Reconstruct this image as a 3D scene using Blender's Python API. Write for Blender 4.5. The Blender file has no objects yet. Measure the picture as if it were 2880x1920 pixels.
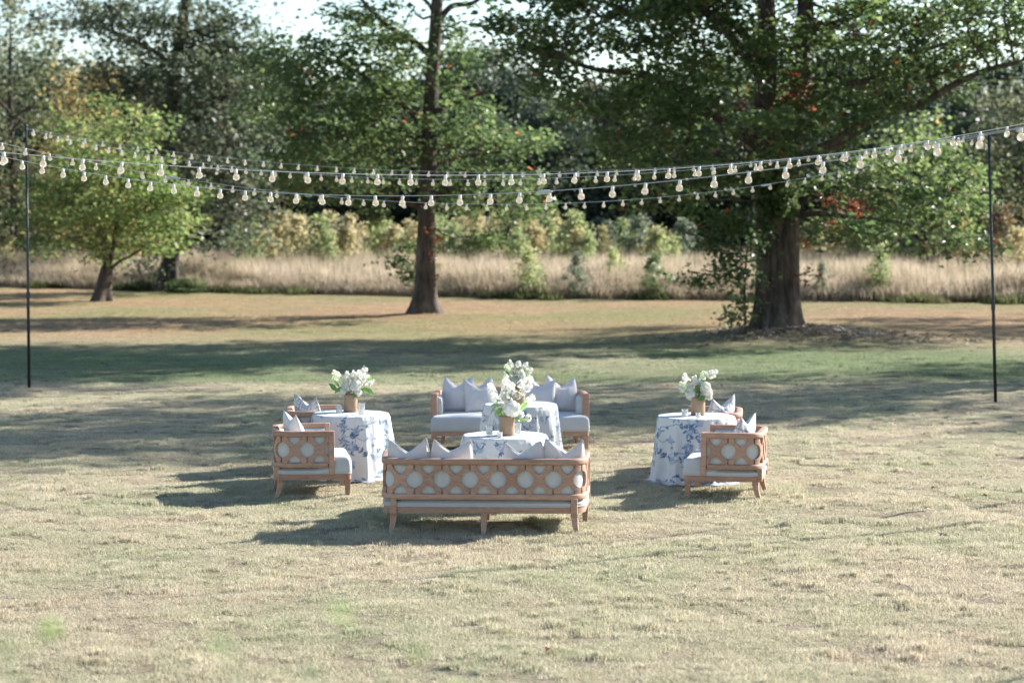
import bpy, bmesh, math, random
import numpy as np
from mathutils import Vector, Matrix, geometry as mgeo

random.seed(7)
RNG = np.random.default_rng(7)
PI = math.pi
sc = bpy.context.scene
COL = sc.collection

# ------------------------------------------------------------------ camera
F_PX, CAM_H = 6000.0, 3.0
PITCH = math.atan(370.0 / F_PX)
cam_d = bpy.data.cameras.new("camera")
cam = bpy.data.objects.new("camera", cam_d)
COL.objects.link(cam)
cam.location = (0, 0, CAM_H)
cam.rotation_euler = (PI / 2 - PITCH, 0, 0)
cam_d.sensor_width = 36.0
cam_d.lens = F_PX / 2880.0 * 36.0
cam_d.clip_start = 0.1
cam_d.clip_end = 2000
cam_d.dof.use_dof = True
cam_d.dof.focus_distance = 20.6
cam_d.dof.aperture_fstop = 2.0
sc.camera = cam

# ------------------------------------------------------------------ sky, sun, exposure
SUN_EL = math.radians(27.0)
SUN_AZ = math.radians(60.0)            # clockwise from +Y
SUN_DIR = Vector((math.sin(SUN_AZ) * math.cos(SUN_EL), math.cos(SUN_AZ) * math.cos(SUN_EL), math.sin(SUN_EL)))
world = bpy.data.worlds.new("World")
sc.world = world
world.use_nodes = True
wn = world.node_tree
sky = wn.nodes.new("ShaderNodeTexSky")
sky.sky_type = 'NISHITA'
sky.sun_disc = False
sky.sun_elevation = SUN_EL
sky.sun_rotation = SUN_AZ
sky.air_density = 1.0
sky.dust_density = 0.3
sky.ozone_density = 1.5
bg = wn.nodes["Background"]
bg.inputs[1].default_value = 0.08
wn.links.new(sky.outputs[0], bg.inputs[0])
sun_d = bpy.data.lights.new("sun", 'SUN')
sun = bpy.data.objects.new("sun", sun_d)
COL.objects.link(sun)
sun_d.energy = 5.0
sun_d.angle = math.radians(0.53)
sun_d.color = (1.0, 0.965, 0.92)
sun.rotation_euler = SUN_DIR.to_track_quat('Z', 'Y').to_euler()
sc.view_settings.view_transform = 'Standard'
sc.view_settings.look = 'None'
sc.view_settings.gamma = 1.0
sc.view_settings.use_curve_mapping = False
sc.view_settings.exposure = 1.52
sc.cycles.max_bounces = 8
sc.cycles.transparent_max_bounces = 8
sc.cycles.use_denoising = True

# ------------------------------------------------------------------ pixel helpers (photo pixels -> directions)
CP, SP = math.cos(PITCH), math.sin(PITCH)
DS = 2880.0 / 2352.0                    # working-view pixels to photo pixels

def ray(u, v):
    a, b = (u - 1440.0) / F_PX, (960.0 - v) / F_PX
    return Vector((a, CP + b * SP, -SP + b * CP))

def at(u, v, d):
    """point on the photo ray (u,v) at world distance y = d"""
    r = ray(u, v)
    t = d / r.y
    return Vector((r.x * t, d, CAM_H + r.z * t))

def gnd(u, v):
    r = ray(u, v)
    t = -CAM_H / r.z
    return Vector((r.x * t, r.y * t, 0.0))

def dat(u, v, d):
    return at(u * DS, v * DS, d)

# ------------------------------------------------------------------ object helpers
def tag(o, label=None, cat=None, group=None, kind=None):
    if label: o["label"] = label
    if cat: o["category"] = cat
    if group: o["group"] = group
    if kind: o["kind"] = kind
    return o

def link(name, me, mat=None, parent=None, loc=None, rz=None):
    o = bpy.data.objects.new(name, me)
    COL.objects.link(o)
    if mat is not None and me is not None and len(me.materials) == 0:
        me.materials.append(mat)
    if parent is not None: o.parent = parent
    if loc is not None: o.location = loc
    if rz is not None: o.rotation_euler = (0, 0, rz)
    return o

def empty(name, loc, rz=0.0):
    o = bpy.data.objects.new(name, None)
    COL.objects.link(o)
    o.empty_display_size = 0.1
    o.location = loc
    o.rotation_euler = (0, 0, rz)
    return o

def copy_tree(o, parent=None):
    c = o.copy()
    COL.objects.link(c)
    c.parent = parent
    for ch in list(o.children):
        copy_tree(ch, c)
    return c

def np_mesh(name, verts, faces, smooth=False):
    """verts (n,3) and faces (m,k) arrays with one k"""
    verts = np.asarray(verts, dtype=np.float32)
    faces = np.asarray(faces, dtype=np.int32)
    me = bpy.data.meshes.new(name)
    m, k = faces.shape
    me.vertices.add(len(verts)); me.loops.add(m * k); me.polygons.add(m)
    me.vertices.foreach_set("co", verts.ravel())
    me.loops.foreach_set("vertex_index", faces.ravel())
    me.polygons.foreach_set("loop_start", np.arange(0, m * k, k, dtype=np.int32))
    me.polygons.foreach_set("loop_total", np.full(m, k, dtype=np.int32))
    if smooth:
        me.polygons.foreach_set("use_smooth", np.ones(m, dtype=bool))
    me.update(calc_edges=True)
    return me

class MB:
    """collects shapes into one mesh"""
    def __init__(s): s.v, s.f = [], []
    def add(s, vs, fs):
        n = len(s.v)
        s.v += [tuple(p) for p in vs]
        s.f += [tuple(i + n for i in f) for f in fs]
        return s
    def tube(s, pts, rad, seg=8, caps=True, lobes=None):
        pts = [Vector(p) for p in pts]
        n0 = len(s.v)
        ref = Vector((0, 0, 1)) if abs((pts[-1] - pts[0]).normalized().z) < 0.9 else Vector((0, 1, 0))
        for i, p in enumerate(pts):
            t = (pts[min(i + 1, len(pts) - 1)] - pts[max(i - 1, 0)]).normalized()
            a = t.cross(ref).normalized(); b = a.cross(t).normalized()
            for k in range(seg):
                an = 2 * PI * k / seg
                r = rad[i] * (lobes(i, an) if lobes else 1.0)
                s.v.append(tuple(p + a * (r * math.cos(an)) + b * (r * math.sin(an))))
        for i in range(len(pts) - 1):
            for k in range(seg):
                k2 = (k + 1) % seg
                s.f.append((n0 + i * seg + k, n0 + i * seg + k2, n0 + (i + 1) * seg + k2, n0 + (i + 1) * seg + k))
        if caps:
            s.f.append(tuple(n0 + k for k in reversed(range(seg))))
            e = n0 + (len(pts) - 1) * seg
            s.f.append(tuple(e + k for k in range(seg)))
        return s
    def box(s, x0, x1, y0, y1, z0, z1):
        return s.add([(x0, y0, z0), (x1, y0, z0), (x1, y1, z0), (x0, y1, z0), (x0, y0, z1), (x1, y0, z1), (x1, y1, z1), (x0, y1, z1)],
                     [(0, 3, 2, 1), (4, 5, 6, 7), (0, 1, 5, 4), (1, 2, 6, 5), (2, 3, 7, 6), (3, 0, 4, 7)])
    def lathe(s, prof, seg=24):
        n0 = len(s.v)
        for r, z in prof:
            for k in range(seg):
                an = 2 * PI * k / seg
                s.v.append((r * math.cos(an), r * math.sin(an), z))
        for i in range(len(prof) - 1):
            for k in range(seg):
                k2 = (k + 1) % seg
                s.f.append((n0 + i * seg + k, n0 + i * seg + k2, n0 + (i + 1) * seg + k2, n0 + (i + 1) * seg + k))
        return s
    def mesh(s, name, smooth=False, bevel=0.0, bseg=2, fn=None):
        me = bpy.data.meshes.new(name)
        vs = s.v if fn is None else [fn(p) for p in s.v]
        me.from_pydata(vs, [], s.f)
        if bevel > 0:
            bm = bmesh.new(); bm.from_mesh(me)
            bmesh.ops.bevel(bm, geom=[e for e in bm.edges if len(e.link_faces) == 2 and e.calc_face_angle(0) > 0.6],
                            offset=bevel, segments=bseg, affect='EDGES', profile=0.6, clamp_overlap=True)
            bm.to_mesh(me); bm.free()
        if smooth:
            me.polygons.foreach_set("use_smooth", np.ones(len(me.polygons), dtype=bool))
        me.update()
        return me

def smooth_angle(me, deg=40):
    """smooth shading with hard edges kept"""
    bm = bmesh.new(); bm.from_mesh(me)
    for f in bm.faces: f.smooth = True
    for e in bm.edges:
        e.smooth = not (len(e.link_faces) != 2 or e.calc_face_angle(0) > math.radians(deg))
    bm.to_mesh(me); bm.free()
    return me

# ------------------------------------------------------------------ materials
def new_mat(name):
    m = bpy.data.materials.new(name)
    m.use_nodes = True
    nt = m.node_tree
    return m, nt, nt.nodes, nt.links, nt.nodes["Principled BSDF"]

def ramp(nodes, stops, interp='LINEAR'):
    r = nodes.new("ShaderNodeValToRGB")
    cr = r.color_ramp
    cr.interpolation = interp
    while len(cr.elements) > 1: cr.elements.remove(cr.elements[-1])
    cr.elements[0].position, cr.elements[0].color = stops[0][0], (*stops[0][1], 1)
    for p, c in stops[1:]:
        e = cr.elements.new(p); e.color = (*c, 1)
    return r

def noise(nodes, links, scale, detail=4, rough=0.6, vec=None, stretch=None, coord='Object'):
    n = nodes.new("ShaderNodeTexNoise")
    n.inputs["Scale"].default_value = scale
    n.inputs["Detail"].default_value = detail
    n.inputs["Roughness"].default_value = rough
    if vec is None:
        tc = nodes.new("ShaderNodeTexCoord"); vec = tc.outputs[coord]
    if stretch is not None:
        mp = nodes.new("ShaderNodeMapping"); mp.inputs["Scale"].default_value = stretch
        links.new(vec, mp.inputs["Vector"]); vec = mp.outputs[0]
    links.new(vec, n.inputs["Vector"])
    return n

def mixc(nodes, links, fac, a, b, blend='MIX'):
    m = nodes.new("ShaderNodeMix"); m.data_type = 'RGBA'; m.blend_type = blend
    for sock, val in ((m.inputs[0], fac), (m.inputs[6], a), (m.inputs[7], b)):
        if hasattr(val, "is_output"): links.new(val, sock)
        elif isinstance(val, (int, float)): sock.default_value = val
        else: sock.default_value = (*val, 1)
    return m.outputs[2]

def bump(nodes, links, height, strength, dist, bsdf):
    b = nodes.new("ShaderNodeBump")
    b.inputs["Strength"].default_value = strength
    b.inputs["Distance"].default_value = dist
    links.new(height, b.inputs["Height"])
    links.new(b.outputs[0], bsdf.inputs["Normal"])
    return b

def leaf_mat(name, stops, trans=0.35, rough=0.5, spot=None):
    """leaf colours vary leaf by leaf (random per island) and over patches of the crown"""
    m, nt, N, L, p = new_mat(name)
    geo = N.new("ShaderNodeNewGeometry")
    r = ramp(N, stops)
    nz = noise(N, L, 0.55, 2, 0.5, vec=geo.outputs["Position"])
    mm = N.new("ShaderNodeMath"); mm.operation = 'MULTIPLY_ADD'
    mm.inputs[1].default_value = 0.55
    L.new(geo.outputs["Random Per Island"], mm.inputs[0])
    m2 = N.new("ShaderNodeMath"); m2.operation = 'MULTIPLY_ADD'
    m2.inputs[1].default_value = 1.7; m2.inputs[2].default_value = -0.62
    L.new(nz.outputs[0], m2.inputs[0]); L.new(m2.outputs[0], mm.inputs[2])
    L.new(mm.outputs[0], r.inputs[0])
    col = r.outputs[0]
    if spot:
        wn_ = N.new("ShaderNodeTexWhiteNoise"); wn_.noise_dimensions = '1D'
        L.new(geo.outputs["Random Per Island"], wn_.inputs["W"])
        gt = N.new("ShaderNodeMath"); gt.operation = 'GREATER_THAN'; gt.inputs[1].default_value = 1.0 - spot[0]
        L.new(wn_.outputs[0], gt.inputs[0])
        col = mixc(N, L, gt.outputs[0], col, spot[1])
    L.new(col, p.inputs["Base Color"])
    p.inputs["Roughness"].default_value = rough
    p.inputs["Specular IOR Level"].default_value = 0.6
    tr = N.new("ShaderNodeBsdfTranslucent")
    hs = N.new("ShaderNodeHueSaturation"); hs.inputs["Value"].default_value = 1.9; hs.inputs["Saturation"].default_value = 1.0
    L.new(col, hs.inputs["Color"]); L.new(hs.outputs[0], tr.inputs[0])
    mx = N.new("ShaderNodeMixShader"); mx.inputs[0].default_value = trans
    L.new(p.outputs[0], mx.inputs[1]); L.new(tr.outputs[0], mx.inputs[2])
    L.new(mx.outputs[0], N["Material Output"].inputs[0])
    return m

def plain_mat(name, col, rough=0.6, var=0.12, scale=8.0, metallic=0.0, bumps=0.0, spec=0.5):
    m, nt, N, L, p = new_mat(name)
    nz = noise(N, L, scale, 5, 0.65)
    r = ramp(N, [(0.3, tuple(c * (1 - var) for c in col)), (0.7, tuple(min(1, c * (1 + var)) for c in col))])
    L.new(nz.outputs[0], r.inputs[0]); L.new(r.outputs[0], p.inputs["Base Color"])
    p.inputs["Roughness"].default_value = rough
    p.inputs["Metallic"].default_value = metallic
    p.inputs["Specular IOR Level"].default_value = spec
    if bumps: bump(N, L, nz.outputs[0], bumps, 0.01, p)
    return m

M = {}
# weathered, lightly limewashed oak furniture frames
m, nt, N, L, p = new_mat("weathered_wood")
nz = noise(N, L, 6.0, 6, 0.7, stretch=(1.2, 1.2, 9.0))
nz2 = noise(N, L, 26.0, 4, 0.7, stretch=(0.5, 0.5, 3.0))
r = ramp(N, [(0.25, (0.27, 0.15, 0.10)), (0.5, (0.40, 0.235, 0.16)), (0.75, (0.50, 0.31, 0.22))])
L.new(nz.outputs[0], r.inputs[0])
r2 = ramp(N, [(0.60, (0, 0, 0)), (0.74, (1, 1, 1))])
L.new(nz2.outputs[0], r2.inputs[0])
mt = N.new("ShaderNodeMath"); mt.operation = 'MULTIPLY'; mt.inputs[1].default_value = 0.6
L.new(r2.outputs[0], mt.inputs[0])
oi = N.new("ShaderNodeObjectInfo")
ro = ramp(N, [(0.0, (0.84, 0.82, 0.80)), (0.5, (1.0, 1.0, 1.0)), (1.0, (1.14, 1.15, 1.17))])
L.new(oi.outputs["Random"], ro.inputs[0])
wc = mixc(N, L, 1.0, r.outputs[0], ro.outputs[0], 'MULTIPLY')
L.new(mixc(N, L, mt.outputs[0], wc, (0.62, 0.52, 0.43)), p.inputs["Base Color"])
p.inputs["Roughness"].default_value = 0.62
bump(N, L, nz2.outputs[0], 0.25, 0.004, p)
M["wood"] = m

def fabric(name, col, scale=260, var=0.07, sheen=0.3):
    m, nt, N, L, p = new_mat(name)
    tc = N.new("ShaderNodeTexCoord")
    w1 = N.new("ShaderNodeTexWave"); w1.bands_direction = 'Z'; w1.inputs["Scale"].default_value = scale
    w2 = N.new("ShaderNodeTexWave"); w2.bands_direction = 'X'; w2.inputs["Scale"].default_value = scale
    for w in (w1, w2):
        w.inputs["Distortion"].default_value = 1.5
        L.new(tc.outputs["Object"], w.inputs["Vector"])
    ad = N.new("ShaderNodeMath"); ad.operation = 'ADD'
    L.new(w1.outputs["Fac"], ad.inputs[0]); L.new(w2.outputs["Fac"], ad.inputs[1])
    nz = noise(N, L, 9.0, 5, 0.7)
    r = ramp(N, [(0.25, tuple(c * (1 - var) for c in col)), (0.75, tuple(min(1, c * (1 + var)) for c in col))])
    L.new(nz.outputs[0], r.inputs[0]); L.new(r.outputs[0], p.inputs["Base Color"])
    p.inputs["Roughness"].default_value = 0.85
    p.inputs["Sheen Weight"].default_value = sheen
    p.inputs["Specular IOR Level"].default_value = 0.2
    bump(N, L, ad.outputs[0], 0.15, 0.002, p)
    return m
M["linen"] = fabric("linen_upholstery", (0.52, 0.52, 0.50))
M["seat"] = fabric("seat_linen", (0.47, 0.475, 0.47))
M["piping"] = fabric("piping_linen", (0.48, 0.48, 0.465))
M["velvet"] = fabric("pale_lilac_velvet", (0.585, 0.555, 0.55), sheen=0.6)

def attr_fabric(name):
    m, nt, N, L, p = new_mat(name)
    a = N.new("ShaderNodeAttribute"); a.attribute_name = "print"
    nz = noise(N, L, 14.0, 5, 0.7)
    r = ramp(N, [(0.3, (0.9, 0.9, 0.9)), (0.7, (1, 1, 1))])
    L.new(nz.outputs[0], r.inputs[0])
    L.new(mixc(N, L, 1.0, a.outputs["Color"], r.outputs[0], 'MULTIPLY'), p.inputs["Base Color"])
    p.inputs["Roughness"].default_value = 0.8
    p.inputs["Sheen Weight"].default_value = 0.2
    p.inputs["Specular IOR Level"].default_value = 0.2
    tr = N.new("ShaderNodeBsdfTranslucent"); L.new(a.outputs["Color"], tr.inputs[0])
    mx = N.new("ShaderNodeMixShader"); mx.inputs[0].default_value = 0.12
    L.new(p.outputs[0], mx.inputs[1]); L.new(tr.outputs[0], mx.inputs[2])
    L.new(mx.outputs[0], N["Material Output"].inputs[0])
    return m
M["toile"] = attr_fabric("blue_floral_print_cloth")
M["keycloth"] = attr_fabric("key_print_cloth")

# rattan
m, nt, N, L, p = new_mat("woven_rattan")
tc = N.new("ShaderNodeTexCoord")
br = N.new("ShaderNodeTexBrick")
br.inputs["Scale"].default_value = 1.0
br.inputs["Brick Width"].default_value = 0.5; br.inputs["Row Height"].default_value = 0.5
br.inputs["Mortar Size"].default_value = 0.12
br.inputs["Color1"].default_value = (0.56, 0.41, 0.27, 1); br.inputs["Color2"].default_value = (0.66, 0.52, 0.36, 1)
br.inputs["Mortar"].default_value = (0.22, 0.12, 0.06, 1)
mp = N.new("ShaderNodeMapping"); mp.inputs["Scale"].default_value = (26, 11, 1)
L.new(tc.outputs["UV"], mp.inputs["Vector"]); L.new(mp.outputs[0], br.inputs["Vector"])
L.new(br.outputs["Color"], p.inputs["Base Color"])
p.inputs["Roughness"].default_value = 0.55
bump(N, L, br.outputs["Fac"], -0.4, 0.003, p)
M["rattan"] = m
M["black_metal"] = plain_mat("black_steel", (0.018, 0.018, 0.02), 0.45, 0.3, 20, 0.0)
M["pole_rust"] = plain_mat("dark_collar_steel", (0.03, 0.025, 0.022), 0.5, 0.3, 20)
M["wire"] = plain_mat("white_wire", (0.46, 0.48, 0.48), 0.5, 0.1, 20)
M["socket"] = plain_mat("white_socket", (0.72, 0.72, 0.70), 0.4, 0.06, 40)
# lit warm globe bulb: frosted glass that glows a little
m, nt, N, L, p = new_mat("lit_globe_glass")
p.inputs["Base Color"].default_value = (0.84, 0.79, 0.72, 1)
p.inputs["Roughness"].default_value = 0.15
p.inputs["Transmission Weight"].default_value = 0.8
p.inputs["IOR"].default_value = 1.1
p.inputs["Emission Color"].default_value = (1.0, 0.84, 0.62, 1)
p.inputs["Emission Strength"].default_value = 0.10
p.inputs["Alpha"].default_value = 0.68
M["bulb"] = m
# ribbed clear glass
m, nt, N, L, p = new_mat("clear_glass")
p.inputs["Base Color"].default_value = (0.95, 0.97, 0.98, 1)
p.inputs["Roughness"].default_value = 0.06
p.inputs["IOR"].default_value = 1.3
p.inputs["Transmission Weight"].default_value = 0.85
p.inputs["Alpha"].default_value = 0.75
M["glass"] = m
M["wax"] = plain_mat("candle_wax", (0.80, 0.77, 0.70), 0.5, 0.05, 30)
M["petal"] = leaf_mat("white_petals", [(0.0, (0.45, 0.48, 0.38)), (0.3, (0.60, 0.60, 0.54)), (1.0, (0.76, 0.75, 0.71))], 0.25, 0.6)
M["petal_green"] = leaf_mat("green_tinged_petals", [(0.0, (0.50, 0.60, 0.34)), (0.5, (0.70, 0.74, 0.55)), (1.0, (0.82, 0.82, 0.72))], 0.25, 0.6)
M["bouquet_leaf"] = leaf_mat("bouquet_leaves", [(0.0, (0.05, 0.12, 0.03)), (0.5, (0.10, 0.22, 0.06)), (1.0, (0.20, 0.33, 0.11))], 0.4, 0.4)
M["stem"] = plain_mat("green_stem", (0.10, 0.18, 0.05), 0.5, 0.2, 30)
M["flower_eye"] = plain_mat("tan_flower_centre", (0.40, 0.25, 0.08), 0.7, 0.2, 60)

def bark(name, dark, light, moss=None):
    m, nt, N, L, p = new_mat(name)
    geo = N.new("ShaderNodeTexCoord")
    nz = noise(N, L, 5.0, 6, 0.7, vec=geo.outputs["Object"], stretch=(1.6, 1.6, 0.28))
    nz2 = noise(N, L, 1.3, 3, 0.6, vec=geo.outputs["Object"])
    r = ramp(N, [(0.32, dark), (0.55, tuple((a + b) / 2 for a, b in zip(dark, light))), (0.72, light)])
    L.new(nz.outputs[0], r.inputs[0])
    col = r.outputs[0]
    r3 = ramp(N, [(0.35, (0.6, 0.6, 0.6)), (0.7, (1.25, 1.2, 1.15))])
    L.new(nz2.outputs[0], r3.inputs[0])
    col = mixc(N, L, 1.0, col, r3.outputs[0], 'MULTIPLY')
    L.new(col, p.inputs["Base Color"])
    p.inputs["Roughness"].default_value = 0.9
    p.inputs["Specular IOR Level"].default_value = 0.15
    bump(N, L, nz.outputs[0], 0.9, 0.06, p)
    return m
M["bark_oak"] = bark("oak_bark", (0.046, 0.035, 0.030), (0.23, 0.19, 0.165))
M["bark_grey"] = bark("grey_bark", (0.045, 0.032, 0.027), (0.20, 0.165, 0.145))
M["bark_far"] = bark("far_bark", (0.04, 0.03, 0.025), (0.14, 0.12, 0.10))
M["twig"] = bark("twig_bark", (0.04, 0.03, 0.022), (0.12, 0.10, 0.08))

G_OAK = [(0.0, (0.032, 0.056, 0.023)), (0.35, (0.066, 0.108, 0.040)), (0.7, (0.115, 0.165, 0.060)), (1.0, (0.18, 0.215, 0.085))]
M["leaf_oak"] = leaf_mat("oak_leaves", G_OAK, 0.42, 0.40, spot=(0.012, (0.30, 0.10, 0.04)))
M["leaf_mid"] = leaf_mat("middle_oak_leaves", [(0.0, (0.036, 0.062, 0.025)), (0.4, (0.072, 0.116, 0.044)), (0.75, (0.13, 0.18, 0.068)), (1.0, (0.20, 0.235, 0.095))], 0.42, 0.40, spot=(0.01, (0.30, 0.12, 0.05)))
M["leaf_greyoak"] = leaf_mat("grey_green_leaves", [(0.0, (0.042, 0.060, 0.036)), (0.4, (0.075, 0.098, 0.058)), (0.75, (0.13, 0.15, 0.095)), (1.0, (0.20, 0.21, 0.15))], 0.36, 0.38, spot=(0.01, (0.22, 0.12, 0.05)))
M["leaf_maple"] = leaf_mat("light_green_leaves", [(0.0, (0.075, 0.125, 0.036)), (0.5, (0.145, 0.20, 0.065)), (1.0, (0.24, 0.275, 0.11))], 0.5, 0.5, spot=(0.015, (0.35, 0.20, 0.06)))
M["leaf_yellow"] = leaf_mat("yellowing_leaves", [(0.0, (0.12, 0.13, 0.05)), (0.4, (0.22, 0.20, 0.07)), (0.7, (0.35, 0.25, 0.09)), (1.0, (0.42, 0.27, 0.11))], 0.4, 0.55)
M["leaf_olive"] = leaf_mat("olive_leaves", [(0.0, (0.07, 0.09, 0.045)), (0.5, (0.13, 0.15, 0.075)), (1.0, (0.22, 0.20, 0.10))], 0.35, 0.55)
M["leaf_wood"] = leaf_mat("woodland_leaves", [(0.0, (0.026, 0.044, 0.026)), (0.5, (0.050, 0.076, 0.042)), (1.0, (0.09, 0.115, 0.062))], 0.25, 0.55)
M["leaf_wood_pale"] = leaf_mat("pale_woodland_leaves", [(0.0, (0.06, 0.08, 0.045)), (0.5, (0.10, 0.12, 0.065)), (1.0, (0.19, 0.16, 0.09))], 0.3, 0.55)
M["leaf_sap_yellow"] = leaf_mat("yellow_sapling_leaves", [(0.0, (0.19, 0.19, 0.09)), (0.5, (0.33, 0.295, 0.155)), (1.0, (0.44, 0.36, 0.21))], 0.45, 0.55)
M["leaf_sap_green"] = leaf_mat("green_sapling_leaves", [(0.0, (0.11, 0.15, 0.06)), (0.5, (0.22, 0.26, 0.11)), (1.0, (0.36, 0.36, 0.17))], 0.5, 0.55)
M["leaf_sap_grey"] = leaf_mat("grey_green_sapling_leaves", [(0.0, (0.08, 0.11, 0.065)), (0.5, (0.15, 0.18, 0.115)), (1.0, (0.24, 0.26, 0.17))], 0.35, 0.5)
M["leaf_brown"] = leaf_mat("rusty_brown_leaves", [(0.0, (0.07, 0.055, 0.03)), (0.5, (0.14, 0.10, 0.05)), (1.0, (0.24, 0.17, 0.08))], 0.3, 0.6)
M["leaf_red"] = leaf_mat("red_vine_leaves", [(0.0, (0.07, 0.075, 0.03)), (0.35, (0.17, 0.06, 0.035)), (0.7, (0.30, 0.09, 0.05)), (1.0, (0.34, 0.17, 0.08))], 0.4, 0.45)
M["leaf_dry"] = leaf_mat("dry_fallen_leaves", [(0.0, (0.16, 0.11, 0.07)), (0.5, (0.30, 0.25, 0.20)), (1.0, (0.46, 0.42, 0.37))], 0.1, 0.7)
M["leaf_hedge"] = leaf_mat("fresh_shrub_leaves", [(0.0, (0.12, 0.20, 0.05)), (0.5, (0.20, 0.30, 0.09)), (1.0, (0.33, 0.40, 0.15))], 0.45, 0.5)

# ------------------------------------------------------------------ ground
def vnoise(x, y, seed=0):
    """smooth value noise on arrays, -1..1"""
    x = np.asarray(x, float); y = np.asarray(y, float)
    xi = np.floor(x).astype(np.int64); yi = np.floor(y).astype(np.int64)
    xf = x - xi; yf = y - yi
    def h(a, b):
        n = (a * 374761393 + b * 668265263 + seed * 974634541) & 0x7fffffff
        n = ((n ^ (n >> 13)) * 1274126177) & 0x7fffffff
        return ((n ^ (n >> 16)) & 0xffff) / 32767.5 - 1.0
    u = xf * xf * (3 - 2 * xf); v = yf * yf * (3 - 2 * yf)
    return (h(xi, yi) * (1 - u) + h(xi + 1, yi) * u) * (1 - v) + (h(xi, yi + 1) * (1 - u) + h(xi + 1, yi + 1) * u) * v

OAK_B = gnd(1787 * DS, 776 * DS)
MID_B = gnd(975 * DS, 726 * DS)

def ground_h(x, y):
    x = np.asarray(x, float); y = np.asarray(y, float)
    near = np.clip((45 - y) / 20, 0, 1) * np.clip((y - 6) / 4, 0, 1)
    h = near * (0.015 * vnoise(x / 0.40, y / 0.40, 3) + 0.012 * vnoise(x / 0.19, y / 0.19, 5) + 0.02 * vnoise(x / 1.3, y / 1.3, 6))
    h = h + 0.28 * np.exp(-(((x - OAK_B.x - 0.5) / 2.6) ** 2 + ((y - OAK_B.y) / 2.2) ** 2))
    h = h + 0.10 * np.exp(-(((x - MID_B.x) / 1.4) ** 2 + ((y - MID_B.y) / 1.4) ** 2))
    return h

def edge_d(x):
    """distance at which the mown lawn ends and the meadow begins"""
    return np.interp(x, [-30, -19, -10.6, -4.2, 0.4, 11, 17, 40], [88, 82, 77, 74, 71.5, 69.5, 68, 62])

def lawn_nodes(N, L, pos):
    sep = N.new("ShaderNodeSeparateXYZ"); L.new(pos, sep.inputs[0])
    n1 = noise(N, L, 0.45, 5, 0.62, vec=pos)
    n2 = noise(N, L, 3.2, 5, 0.7, vec=pos)
    n3 = noise(N, L, 0.13, 3, 0.5, vec=pos)
    tan_green = mixc(N, L, n1_fac(N, L, n1.outputs[0], 0.38, 0.62), (0.585, 0.51, 0.405), (0.47, 0.47, 0.33))
    c = mixc(N, L, n1_fac(N, L, n2.outputs[0], 0.40, 0.75), tan_green, (0.66, 0.60, 0.50))
    # greener rye strip towards the trees and thin brown turf under them
    band = N.new("ShaderNodeMapRange"); band.interpolation_type = 'SMOOTHSTEP'
    band.inputs["From Min"].default_value = 36.2; band.inputs["From Max"].default_value = 37.6
    L.new(sep.outputs[1], band.inputs["Value"])
    band2 = N.new("ShaderNodeMapRange"); band2.interpolation_type = 'SMOOTHSTEP'
    band2.inputs["From Min"].default_value = 52; band2.inputs["From Max"].default_value = 44
    L.new(sep.outputs[1], band2.inputs["Value"])
    mu = N.new("ShaderNodeMath"); mu.operation = 'MULTIPLY'
    L.new(band.outputs[0], mu.inputs[0]); L.new(band2.outputs[0], mu.inputs[1])
    mu2 = N.new("ShaderNodeMath"); mu2.operation = 'MULTIPLY'
    L.new(mu.outputs[0], mu2.inputs[0]); L.new(n1_fac(N, L, n3.outputs[0], 0.28, 0.55), mu2.inputs[1])
    c = mixc(N, L, mu2.outputs[0], c, (0.31, 0.365, 0.225))
    far = N.new("ShaderNodeMapRange"); far.interpolation_type = 'SMOOTHSTEP'
    far.inputs["From Min"].default_value = 43; far.inputs["From Max"].default_value = 54
    L.new(sep.outputs[1], far.inputs["Value"])
    farc = mixc(N, L, n1_fac(N, L, n3.outputs[0], 0.42, 0.62), (0.56, 0.42, 0.29), (0.44, 0.41, 0.24))
    return mixc(N, L, far.outputs[0], c, farc)

def n1_fac(N, L, sock, a, b):
    mr = N.new("ShaderNodeMapRange")
    mr.inputs["From Min"].default_value = a; mr.inputs["From Max"].default_value = b
    L.new(sock, mr.inputs["Value"])
    return mr.outputs[0]

m, nt, N, L, p = new_mat("lawn_turf")
geo = N.new("ShaderNodeNewGeometry")
c = lawn_nodes(N, L, geo.outputs["Position"])
fine = noise(N, L, 30.0, 5, 0.75, vec=geo.outputs["Position"])
rr = ramp(N, [(0.35, (0.22, 0.18, 0.15)), (0.62, (0.62, 0.58, 0.52))])
L.new(fine.outputs[0], rr.inputs[0])
L.new(mixc(N, L, 1.0, c, rr.outputs[0], 'MULTIPLY'), p.inputs["Base Color"])
p.inputs["Roughness"].default_value = 0.95; p.inputs["Specular IOR Level"].default_value = 0.1
bump(N, L, fine.outputs[0], 0.8, 0.03, p)
M["turf"] = m

m, nt, N, L, p = new_mat("lawn_blades")
geo = N.new("ShaderNodeNewGeometry")
c = lawn_nodes(N, L, geo.outputs["Position"])
rr = ramp(N, [(0.0, (0.72, 0.78, 0.62)), (0.5, (1.0, 1.0, 0.95)), (0.85, (1.25, 1.2, 1.15)), (1.0, (1.5, 1.4, 1.3))])
L.new(geo.outputs["Random Per Island"], rr.inputs[0])
cc = mixc(N, L, 1.0, c, rr.outputs[0], 'MULTIPLY')
L.new(cc, p.inputs["Base Color"])
p.inputs["Roughness"].default_value = 0.7; p.inputs["Specular IOR Level"].default_value = 0.25
tr = N.new("ShaderNodeBsdfTranslucent"); L.new(cc, tr.inputs[0])
mx = N.new("ShaderNodeMixShader"); mx.inputs[0].default_value = 0.45
L.new(p.outputs[0], mx.inputs[1]); L.new(tr.outputs[0], mx.inputs[2]); L.new(mx.outputs[0], N["Material Output"].inputs[0])
M["blades"] = m

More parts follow.
